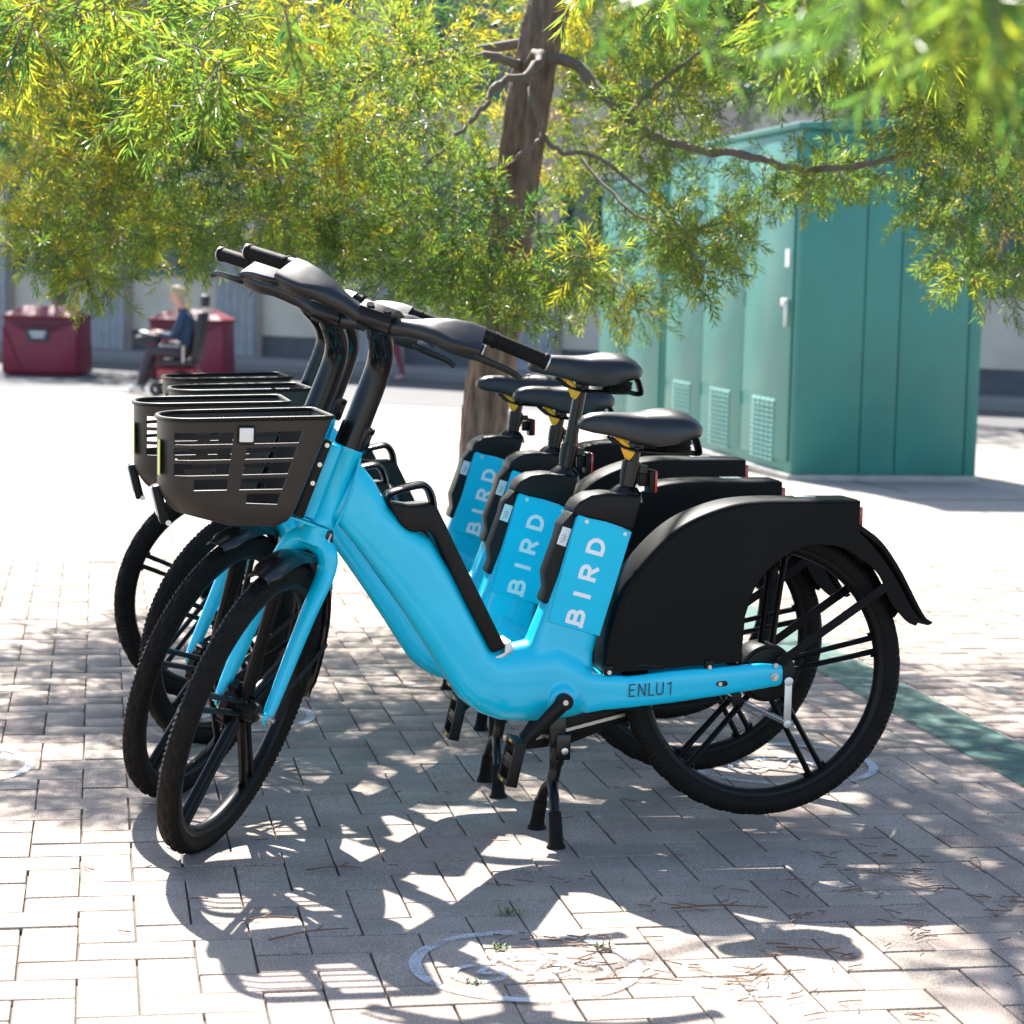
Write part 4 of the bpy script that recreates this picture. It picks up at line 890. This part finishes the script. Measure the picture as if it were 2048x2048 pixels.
V, F, T = foliage(B, D, Ln, 23, ll, lw, tn)
o = np_mesh('crown', V, F, LEAF, tree, {'tone': T}); o.matrix_basis = inv; o['kind'] = 'stuff'
V, F = twig_stems(B, D, Ln); o = np_mesh('twigs', V, F, TWIG, tree); o.matrix_basis = inv; o['kind'] = 'stuff'
tag(tree, 'leaning tree with narrow yellow-green leaves standing behind the parked bikes', 'tree')
print('clumps', cnt, 'twigs', len(B), 'leaf tris', len(B) * 34)

def far_tree(name, x, y, th, cz, rads, n, m, label, tr=.11, ll=.11, lean=0):
    z0 = gz(y) - .03; t = empty(name, (x, y, z0))
    P = smoothpts([(0, 0, -.05), (.03, 0, th * .4), (lean * .5, .05, th * .8), (lean, .05, cz - z0 + .4)], 5)
    MB().tube(P, [tr * (1 - .5 * i / (len(P) - 1)) for i in range(len(P))], 12).build('trunk', BARK, t, smooth=60)
    for k in range(6):
        a = k * 1.1; MB().tube([(lean * .7, 0, th * .85 + .1 * k), (lean + math.cos(a) * rads[0] * .4, math.sin(a) * rads[1] * .4, cz - z0), (lean + math.cos(a) * rads[0] * .75, math.sin(a) * rads[1] * .7, cz - z0 + .2)], [.04, .028, .012], 7).build('limb', TWIG, t)
    u = unit(rng.normal(size=(n, 3))); q = rng.random((n, 1)) ** .4
    lob = 1 + .28 * np.sin(u[:, :1] * 5 + 1) * np.cos(u[:, 1:2] * 4) + .18 * np.sin(u[:, 2:3] * 7)
    B = np.array((lean, 0, cz - z0)) + u * np.array(rads) * q * lob; D = unit(u + rng.normal(size=(n, 3)) * .6 + np.array([0, 0, -.3]))
    V, F, T = foliage(B, D, rng.uniform(.15, .3, n), 14, np.full(n, ll), np.full(n, ll * .16), np.clip(rng.normal(.35, .2, n), 0, 1))
    o = np_mesh('crown', V, F, m, t, {'tone': T}); o['kind'] = 'stuff'
    tag(t, label, 'tree'); return t
far_tree('street_tree', -8.15, 40.2, 3.2, 4.6, (2.6, 2.2, 1.7), 1500, LEAF, 'blurred street tree rising behind the maroon bin at the left', .16, .16)
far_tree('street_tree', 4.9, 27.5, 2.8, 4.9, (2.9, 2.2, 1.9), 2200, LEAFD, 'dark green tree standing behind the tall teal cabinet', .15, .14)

# ------------------------------------------------------------------ teal cabinets
TEAL = mat('teal_enamel', (.030, .195, .162), .5, coat=.08, var=.12, vscale=2.2)
TEALD = mat('teal_trim', (.03, .22, .21), .45)
CONC = mat('concrete_plinth', (.36, .34, .31), .9, var=.15, vscale=10)
PLATE = mat('white_plate', (.75, .75, .73), .5)
def louvre(c, w_, h, name, root, side, cols=5, pitch=.034):
    """bank of pressed slots on the long side (local x = -face)"""
    mb = MB(); cw = w_ / cols; n = int(h / pitch)
    for i in range(cols):
        y = c[0] - w_ / 2 + cw * (i + .5)
        for k in range(n):
            z = c[1] - h / 2 + pitch * (k + .5)
            mb.add([(-.004, y - cw * .40, z - pitch * .38), (-.004, y + cw * .40, z - pitch * .38), (-.024, y + cw * .36, z - pitch * .30), (-.024, y - cw * .36, z - pitch * .30), (-.004, y - cw * .40, z + pitch * .36), (-.004, y + cw * .40, z + pitch * .36)],
                   [(0, 1, 2, 3), (3, 2, 5, 4), (0, 3, 4), (1, 5, 2), (0, 4, 5, 1)])
    o = mb.build(name, TEAL, root, smooth=0); o['kind'] = 'stuff'; return o
def cabinet(P0, Wd, Dp, Ht, label, doors, rich=True):
    r = empty('utility_cabinet', (P0[0], P0[1], gz(P0[1]) - .03), GH)      # local x along the near end, y along the long side
    MB().box((Wd / 2, Dp / 2, .015), (Wd + .05, Dp + .05, .05)).build('plinth', CONC, r, bevel=.01)
    MB().box((Wd / 2, Dp / 2, .03 + (Ht - .09) / 2), (Wd - .02, Dp - .02, Ht - .09)).build('body', TEAL, r, bevel=.006)
    MB().prism([(-.03, Ht - .06), (Wd + .03, Ht - .06), (Wd + .03, Ht - .02), (Wd / 2, Ht + .03), (-.03, Ht - .02)], -.03, Dp + .03).build('roof', TEAL, r, bevel=.006)
    # near end panels
    a0 = .02
    for x0, x1 in ((.02, Wd * .36), (Wd * .36 + .008, Wd * .55), (Wd * .55 + .008, Wd - .10), (Wd - .092, Wd - .005)):
        MB().box(((x0 + x1) / 2, .002, .045 + (Ht - .125) / 2), (x1 - x0, .020, Ht - .125)).build('end_panel', TEAL, r, bevel=.004)
    ys_ = np.linspace(.06, Dp - .03, doors + 1)
    for i in range(doors):
        y0, y1 = ys_[i] + .006, ys_[i + 1] - .006
        d = MB().box((.002, (y0 + y1) / 2, .12 + (Ht - .24) / 2), (.022, y1 - y0, Ht - .24)).build('door', TEAL, r, bevel=.004)
        for z in (.5, Ht / 2, Ht - .5): MB().cyl((-.012, y1, z - .05), (-.012, y1, z + .05), .009, 8).build('hinge', TEALD, d)
        if rich:
            louvre(((y0 + y1) / 2, .33), min(.56, (y1 - y0) * .55), .46, 'louvre', d, 0)
            louvre(((y0 + y1) / 2, Ht - .48), min(.56, (y1 - y0) * .55), .45, 'louvre', d, 0)
            if i == 0:
                MB().box((-.014, y0 + .11, 1.50), (.006, .09, .12)).build('plate', PLATE, d)
                mb = MB(); mb.box((-.03, y0 + .085, 1.20), (.04, .085, .05)); mb.box((-.03, y0 + .05, 1.12), (.03, .02, .17)); mb.build('handle', M['silver'], d, bevel=.006)
    return tag(r, label, 'cabinet')
cabinet((1.875, 15.25), 1.33, 3.5, 2.42, 'tall teal utility cabinet with louvred doors and a white handle', 3)
cabinet((1.875 - .66, 15.25 + 3.56), 1.3, 2.4, 2.3, 'teal utility cabinet partly hidden behind the taller louvred one', 2, False)

# ------------------------------------------------------------------ building
WALL = mat('beige_wall', (.56, .50, .42), .85, var=.12, vscale=1.5); BOARD = mat('grey_boards', (.28, .29, .31), .7, var=.15, vscale=4)
PLIN = mat('dark_plinth', (.09, .095, .105), .8, var=.15); FRAME = mat('teal_window_frame', (.015, .10, .11), .45); GLASS = mat('window_glass', (.03, .07, .08), .08, coat=.3)
PINK = mat('pinkish_pier', (.42, .34, .30), .85, var=.1)
bo = Vector((-14.5, 39.5 + .73 * 14.5, -.45)); ang = math.atan2(-.73, 1.0)
bld = empty('street_building', bo, ang); BL = 40.0
MB().box((BL / 2, 4.3, 4.2), (BL, 8, 8.4)).build('wall', WALL, bld)
MB().box((BL / 2, 4.3, 8.55), (BL + .3, 8.3, .3)).build('roof', PLIN, bld)
MB().box((BL / 2, .25, .24), (BL, .12, .48)).build('plinth', PLIN, bld)
x = .3; i = 0
while x < BL - 3.6:
    pw = 1.0; p = MB().box((x + pw / 2, .18, 4.2), (pw, .34, 8.4)).build('pier', PINK, bld)
    b = MB()
    for k in range(5): MB().box((x + .1 + .2 * k, -.02, 1.05), (.185, .06, 1.9)).build('board', BOARD, p)
    x += pw; ww = 2.5
    MB().box((x + ww / 2, .24, 1.05), (ww - .02, .12, 1.1)).build('spandrel', WALL, bld)
    for z0, z1 in ((1.70, 3.3), (4.9, 6.7)):
        fr = MB()
        fr.box((x + ww / 2, .22, z0 - .05), (ww - .04, .22, .12)); fr.box((x + ww / 2, .22, z1 + .05), (ww - .04, .16, .1))
        for q in range(5): fr.box((x + .05 + (ww - .1) * q / 4, .22, (z0 + z1) / 2), (.07, .14, z1 - z0))
        fr.box((x + ww / 2, .22, z0 + (z1 - z0) * .38), (ww - .1, .12, .05))
        f = fr.build('window', FRAME, bld, smooth=0)
        for q in range(4):
            MB().box((x + .05 + (ww - .1) * (q + .5) / 4, .245, (z0 + z1) / 2), ((ww - .1) / 4 - .06, .03, z1 - z0 - .02)).build('pane', GLASS, f, smooth=0)
    x += ww; i += 1
tag(bld, 'long beige building with teal windows and grey boarded piers across the street', 'building')

# ------------------------------------------------------------------ maroon bins
MAR = mat('maroon_paint', (.21, .010, .034), .5, coat=.05, var=.1, vscale=2)
def hopper(x, y, label, sign):
    r = empty('collection_bin', (x, y, gz(y) - .03), rad(-4)); w_, d, h = .61, .5, .92
    mb = MB(); mb.loft([[Vector((sx * w_ * s_, sy * d * s_, z)) for sx, sy in ((-1, -1), (1, -1), (1, 1), (-1, 1))] for z, s_ in ((.02, .98), (.10, 1.0), (h, .965))]); mb.build('body', MAR, r, bevel=.02)
    MB().loft([[Vector((sx * w_ * a, sy * d * b, z)) for sx, sy in ((-1, -1), (1, -1), (1, 1), (-1, 1))] for z, a, b in ((h, 1.0, 1.02), (h + .04, 1.0, 1.02), (h + .17, .60, .50), (h + .19, .58, .47))]).build('lid', MAR, r, bevel=.012)
    mb = MB(); mb.add([(-.56, -.512, h - .02), (.56, -.512, h - .02), (.22, -.512, h - .20), (-.22, -.512, h - .20), (-.50, -.42, h - .04), (.50, -.42, h - .04), (.2, -.42, h - .17), (-.2, -.42, h - .17)], [(4, 5, 6, 7), (0, 1, 5, 4), (1, 2, 6, 5), (2, 3, 7, 6), (3, 0, 4, 7)])
    MB().prism([(-.58, h - .015), (.58, h - .015), (.25, h - .19), (-.25, h - .19)], -.512, -.500).build('chute_flap', mat('maroon_dark', (.10, .006, .02), .5), r, bevel=.003)
    for s_ in (-1, 1): MB().prism([(s_ * .60, .08), (s_ * .28, .08), (s_ * .60, h - .12)], -.522, -.496).build('corner_panel', MAR, r, bevel=.006)
    if sign:
        s_ = MB().box((-.02, -.513, .66), (.36, .02, .20)).build('sign', mat('sign_dark', (.04, .045, .055), .5), r)
        for k in range(2): MB().box((-.02, -.526, .69 - .06 * k), (.26 - .06 * k, .004, .035)).build('print', PLATE, s_)
    return tag(r, label, 'bin')
p = at(90, 690, 36.6); hopper(p.x, p.y, 'maroon collection bin with a dark sign plate, nearest the left edge', True)
p = at(362, 700, 36.4); hopper(p.x, p.y, 'maroon collection bin behind the seated person', False)

# ------------------------------------------------------------------ people
def figure(name, verts, edges, mats, pick, root=0, parent=None, sub=2):
    me = bpy.data.meshes.new(name); me.from_pydata([v[:3] for v in verts], edges, [])
    t = link(name + '_tmp', me); sk = t.modifiers.new('s', 'SKIN'); sk.use_smooth_shade = True
    for i, v in enumerate(verts):
        q = me.skin_vertices[0].data[i]; r = v[3]; q.radius = (r, r) if not isinstance(r, tuple) else r; q.use_root = (i == root)
    t.modifiers.new('u', 'SUBSURF').render_levels = sub; t.modifiers['u'].levels = sub
    dg = bpy.context.evaluated_depsgraph_get(); out = bpy.data.meshes.new_from_object(t.evaluated_get(dg)); out.name = name; bpy.data.objects.remove(t)
    out.materials.clear()
    for m in mats: out.materials.append(m)
    for p in out.polygons: p.material_index = pick(p.center); p.use_smooth = True
    return link(name, out, parent)
SKIN = mat('skin', (.50, .27, .19), .55); NAVY = mat('navy_jacket', (.012, .035, .085), .75, var=.2, vscale=20); TROU = mat('dark_trousers', (.045, .035, .05), .8, var=.2, vscale=20)
SHOE = mat('white_shoe', (.7, .7, .68), .6); HAIR = mat('grey_blond_hair', (.35, .27, .17), .7, bump=.8, bscale=120, var=.3, vscale=60); PAPER = mat('paper', (.8, .8, .8), .6)
def hand(V, E, wi, p, d, up, s_=1.0):
    """palm and five fingers from wrist vertex wi"""
    d = Vector(d).normalized(); up = Vector(up).normalized(); sd = d.cross(up).normalized()
    V.append((*(Vector(p) + d * .05 * s_), .024)); pi = len(V) - 1; E.append((wi, pi))
    for k, (o_, L_) in enumerate(((-.030, .065), (-.011, .075), (.010, .072), (.029, .055))):
        a = Vector(p) + d * .085 + sd * o_; b = a + d * L_ * .55 - up * .012; c = a + d * L_ * .8 - up * .035
        V.append((*a, .0095)); E.append((pi, len(V) - 1)); V.append((*b, .0088)); E.append((len(V) - 2, len(V) - 1)); V.append((*c, .008)); E.append((len(V) - 2, len(V) - 1))
    a = Vector(p) + d * .04 + sd * -.038; V.append((*a, .011)); E.append((pi, len(V) - 1)); V.append((*(a + d * .03 - sd * .015 - up * .01), .0095)); E.append((len(V) - 2, len(V) - 1))
def head_bits(parent, c, f, hair_full=True):
    """hair cap, nose, ears, eyes, mouth on a head centred at c, facing f"""
    c = Vector(c); f = Vector(f).normalized(); sd = Vector((0, 0, 1)).cross(f).normalized(); up = f.cross(sd)
    mb = MB(); secs = []
    for i in range(9):
        a = rad(-15 + 105 * i / 8); secs.append([c - f * .018 + up * (.125 * math.sin(a)) * 1.02 + (f * math.cos(b) * .103 + sd * math.sin(b) * .088) * math.cos(a) * (1.03 + .04 * math.sin(5 * b + i)) + (f * -.02 + up * (.05 if math.cos(b) > .35 else -.01)) * math.cos(a) for b in [2 * math.pi * j / 24 for j in range(24)]])
    mb.loft(secs); mb.build('hair', HAIR, parent, smooth=60)
    for s_ in (-1, 1):
        MB().tube([c + sd * s_ * .074 + up * .025, c + sd * s_ * .084 + up * .005 - f * .006, c + sd * s_ * .076 - up * .028], [.010, .014, .008], 8).build('ear', SKIN, parent)
        MB().tube([c + f * .090 + sd * s_ * .030 + up * .008, c + f * .0955 + sd * s_ * .030 + up * .008], [.010, .006], 8).build('eye', M['dark'], parent)
    MB().tube([c + f * .090 + up * .012, c + f * .112 - up * .018, c + f * .092 - up * .03], [.008, .014, .008], 8).build('nose', SKIN, parent)
    MB().tube([c + f * .088 - up * .058 - sd * .024, c + f * .094 - up * .056, c + f * .088 - up * .058 + sd * .024], [.004, .006, .004], 6).build('mouth', mat('lips', (.35, .12, .1), .5), parent)
# seated person, local x forward
pc = at(303, 740, 30.0); z0 = gz(pc.y) - .03; seat = empty('powered_wheelchair', (pc.x + .25, pc.y, z0), math.pi - .05)
V = [(-.10, 0, .60, .15), (-.12, 0, .80, (.165, .13)), (-.10, 0, 1.00, (.17, .125)), (-.06, 0, 1.12, (.12, .10)), (-.02, 0, 1.19, .058), (.025, 0, 1.26, .075), (.05, 0, 1.34, .088), (.045, 0, 1.40, .060)]
E_ = [(i, i + 1) for i in range(7)]
for s_ in (-1, 1):
    b = len(V); V += [(-.05, s_ * .10, .585, .105), (.17, s_ * .13, .60, .095), (.36, s_ * .14, .61, .075), (.44, s_ * .14, .38, .062), (.50, s_ * .14, .17, .046), (.53, s_ * .14, .115, .045), (.66, s_ * .15, .095, .036)]
    E_ += [(0, b)] + [(b + i, b + i + 1) for i in range(6)]
    b = len(V); V += [(-.07, s_ * .20, 1.06, .075), (-.01, s_ * .255, .88, .058), (.05, s_ * .25, .79, .05), (.19, s_ * .17, .81, .042), (.28, s_ * .10, .84, .030)]
    E_ += [(2, b)] + [(b + i, b + i + 1) for i in range(4)]; hand(V, E_, len(V) - 1, (.28, s_ * .10, .84), (.9, -s_ * .2, .15), (0, 0, 1))
def pick(c):
    if c.z > 1.165: return 0
    if c.x > .245 and c.z > .72 : return 0
    if c.z < .135 and c.x > .46: return 3
    if c.z > .66 and c.x < .26: return 1
    return 2 if c.z < .72 else 1
pr = empty('person', (pc.x + .25, pc.y, z0), math.pi - .05)
bd = figure('body', V, E_, [SKIN, NAVY, TROU, SHOE], pick, 0, pr); head_bits(pr, (.05, 0, 1.335), (1, 0, -.32))
tag(pr, 'person in navy jacket and dark trousers seated in a powered wheelchair, reading papers', 'person')
o = MB().box((.40, .0, .83), (.24, .30, .012), Matrix.Rotation(rad(-12), 3, 'Y')).build('papers', PAPER); o.parent = None; o.matrix_world = Matrix.Translation((pc.x + .25, pc.y, z0)) @ Matrix.Rotation(math.pi - .05, 4, 'Z')
tag(o, 'white sheets of paper held on the lap of the seated person', 'papers')
o = MB().box((.42, 0, .745), (.30, .34, .10)).build('bag', mat('dark_bag', (.02, .022, .026), .7), bevel=.03); o.matrix_world = Matrix.Translation((pc.x + .25, pc.y, z0)) @ Matrix.Rotation(math.pi - .05, 4, 'Z'); tag(o, 'dark bag on the knees of the seated person under the papers', 'bag')
DK = mat('chair_black', (.015, .015, .017), .55); RD = mat('chair_red', (.30, .015, .02), .35, coat=.4)
MB().box((.0, 0, .30), (.52, .44, .17)).build('base', RD, seat, bevel=.05, seg=3)
MB().box((.02, 0, .445), (.50, .46, .09)).build('seat', DK, seat, bevel=.03); MB().box((-.27, 0, .80), (.09, .44, .66), Matrix.Rotation(rad(-8), 3, 'Y')).build('backrest', DK, seat, bevel=.03)
MB().box((-.335, 0, 1.27), (.09, .24, .16)).build('headrest', DK, seat, bevel=.03); MB().cyl((-.33, 0, 1.05), (-.345, 0, 1.25), .014, 8).build('headrest_post', M['steel'], seat)
for s_ in (-1, 1):
    a = MB().box((.02, s_ * .27, .70), (.34, .06, .04)).build('armrest', DK, seat, bevel=.01); MB().cyl((-.10, s_ * .27, .46), (-.10, s_ * .27, .69), .015, 8).build('arm_post', M['steel'], a)
    wl = MB().lathe([(.11, -.035), (.16, -.04), (.175, -.02), (.175, .02), (.16, .04), (.11, .035)], (-.08, s_ * .27, .176), n=28).build('wheel', M['rubber'], seat); MB().cyl((-.08, s_ * .24, .176), (-.08, s_ * .31, .176), .10, 18).build('wheel_disc', M['silver'], wl)
    for x_ in (.27, -.36): MB().lathe([(.03, -.022), (.085, -.025), (.095, 0), (.085, .025), (.03, .022)], (x_, s_ * .20, .096), n=20).build('caster', DK, seat)
MB().box((.58, 0, .055), (.24, .36, .02)).build('footplate', DK, seat, bevel=.005); MB().tube([(.25, 0, .36), (.42, 0, .30), (.50, 0, .07)], .02, 8).build('footrest_post', DK, seat)
tag(seat, 'black powered wheelchair with red base in the street in front of the bins', 'wheelchair')
# walker on the far pavement
pw_ = at(742, 712, 37.6); z0 = gz(pw_.y) + .0; wk = empty('person', (pw_.x, pw_.y, z0 - .02), rad(150))
V = [(0, 0, .93, .14), (0, 0, 1.10, (.14, .11)), (.01, 0, 1.30, (.165, .115)), (.01, 0, 1.42, (.10, .08)), (.02, 0, 1.49, .052), (.03, 0, 1.56, .075), (.035, 0, 1.64, .088), (.03, 0, 1.70, .06)]; E_ = [(i, i + 1) for i in range(7)]
for s_, f in ((-1, .26), (1, -.22)):
    b = len(V); V += [(.0, s_ * .09, .88, .10), (f * .5, s_ * .09, .50, .068), (f * 1.0 if f > 0 else f * 1.1, s_ * .085, .11, .042), ((f if f > 0 else f * 1.1) + .02, s_ * .085, .05, .042), ((f if f > 0 else f * 1.1) + .15, s_ * .09, .035, .034)]; E_ += [(0, b)] + [(b + i, b + i + 1) for i in range(4)]
    b = len(V); V += [(.0, s_ * .19, 1.36, .065), (-f * .35, s_ * .235, 1.10, .048), (-f * .6 + .03, s_ * .235, .86, .032)]; E_ += [(2, b)] + [(b + i, b + i + 1) for i in range(2)]; hand(V, E_, len(V) - 1, (-f * .6 + .03, s_ * .235, .86), (.1, 0, -1), (0, s_, 0))
TEE = mat('pale_top', (.45, .40, .42), .8); RTR = mat('wine_trousers', (.20, .03, .055), .8)
figure('body', V, E_, [SKIN, TEE, RTR, mat('pink_shoe', (.6, .35, .36), .6)], lambda c: 0 if c.z > 1.46 or (c.z < .90 and abs(c.y) > .185) else 3 if c.z < .085 else 2 if c.z < .98 else 1, 0, wk); head_bits(wk, (.035, 0, 1.635), (1, 0, 0))
tag(wk, 'walking person in wine red trousers on the pavement behind the handlebars', 'person')

# ------------------------------------------------------------------ litter and weeds on the pavers
LIT = mat('dry_brown_litter', (.17, .085, .05), .8, var=.35, vscale=30)
n = 300; V = []; F = []
pts = []
for k in range(46): pts.append((random.uniform(.05, 1.15), random.uniform(3.8, 5.0)))
for k in range(n):
    if k % 3: c = random.choice(pts); x, y = c[0] + random.gauss(0, .035), c[1] + random.gauss(0, .03)
    else: x = random.uniform(-.9, 1.7); y = random.uniform(3.8, 7.5) if x > 0 else random.uniform(4.2, 5.6)
    if x < 0 and random.random() < .5: continue
    a = random.gauss(.1, .8) + (math.pi if random.random() < .5 else 0); L_ = random.uniform(.012, .05); wd = random.uniform(.0008, .0020); cv = random.gauss(0, .25)
    o_ = len(V); z = .004 + random.random() * .004
    for t in (0, .5, 1):
        px = x + math.cos(a + cv * t) * L_ * t; py = y + math.sin(a + cv * t) * L_ * t; nx, ny = -math.sin(a), math.cos(a); ww = wd * (1.2 - t * .7)
        V += [(px + nx * ww, py + ny * ww, z), (px - nx * ww, py - ny * ww, z), (px, py, z + .0022)]
    for s_ in (0, 3): F += [(o_ + s_, o_ + s_ + 2, o_ + s_ + 5, o_ + s_ + 3), (o_ + s_ + 2, o_ + s_ + 1, o_ + s_ + 4, o_ + s_ + 5)]
lt = np_mesh('leaf_litter', np.array(V), np.array(F), LIT); tag(lt, 'dry brown needles and leaf bits strewn over the pavers', 'leaf litter', kind='stuff')
tw = [(.44, 4.47, .20, .12, 'long dry twig lying on the pavers below the nearest rear wheel'), (-.46, 4.31, -.11, .3, 'dry forked twig on the shaded pavers left of the painted ring'), (-.37, 4.22, .17, .55, 'bent dry twig on the pavers beside the painted ring'), (.60, 4.18, .16, -.35, 'dry twig by the saddle shadow at lower right'), (-.36, 4.70, .12, .25, 'thin twig on the shaded pavers right of the nearest front wheel'), (.25, 3.98, .16, .02, 'reddish twig lying along a joint near the bottom edge')]
for x, y, L_, a, lab in tw:
    P = smoothpts([(x - L_ / 2 * math.cos(a), y - L_ / 2 * math.sin(a), .006), (x, y + .008, .009), (x + L_ / 2 * math.cos(a), y + L_ / 2 * math.sin(a), .006)], 5); mb = MB(); mb.tube(P, [.0021 - .001 * i / (len(P) - 1) for i in range(len(P))], 6)
    q = Vector(P[6]); mb.tube([q, q + Vector((.03 * math.cos(a + .7), .03 * math.sin(a + .7), .003))], [.002, .001], 5)
    tag(mb.build('fallen_twig', LIT), lab, 'twig', 'fallen twigs on the pavers')
WEED = mat('weed_green', (.10, .16, .03), .6)
for x, y, s_, lab in [(.012, 4.40, 1.2, 'dark weed tuft in a paver joint below the centre stand'), (-.004, 4.165, .8, 'small weed tuft in the sunlit joint inside the painted ring'), (.19, 4.185, .9, 'small weed tuft on the sunlit pavers right of the painted ring'), (-.045, 3.955, .8, 'weed tuft in the joint at the bottom of the painted ring')]:
    V = []; F = []
    for k in range(34):
        a = random.uniform(0, 6.28); L_ = random.uniform(.008, .022) * s_; e = random.uniform(.2, 1.0); d = Vector((math.cos(a) * math.cos(e), math.sin(a) * math.cos(e), math.sin(e))); p = Vector((x + random.gauss(0, .008), y + random.gauss(0, .006), .001)); sd = Vector((-math.sin(a), math.cos(a), 0)) * .0022; o_ = len(V)
        V += [p, p + d * L_ * .6 + sd, p + d * L_, p + d * L_ * .6 - sd]; F += [(o_, o_ + 1, o_ + 2), (o_, o_ + 2, o_ + 3)]
    tag(np_mesh('weed_tuft', np.array([v[:] for v in V]), np.array(F), WEED), lab, 'weed')
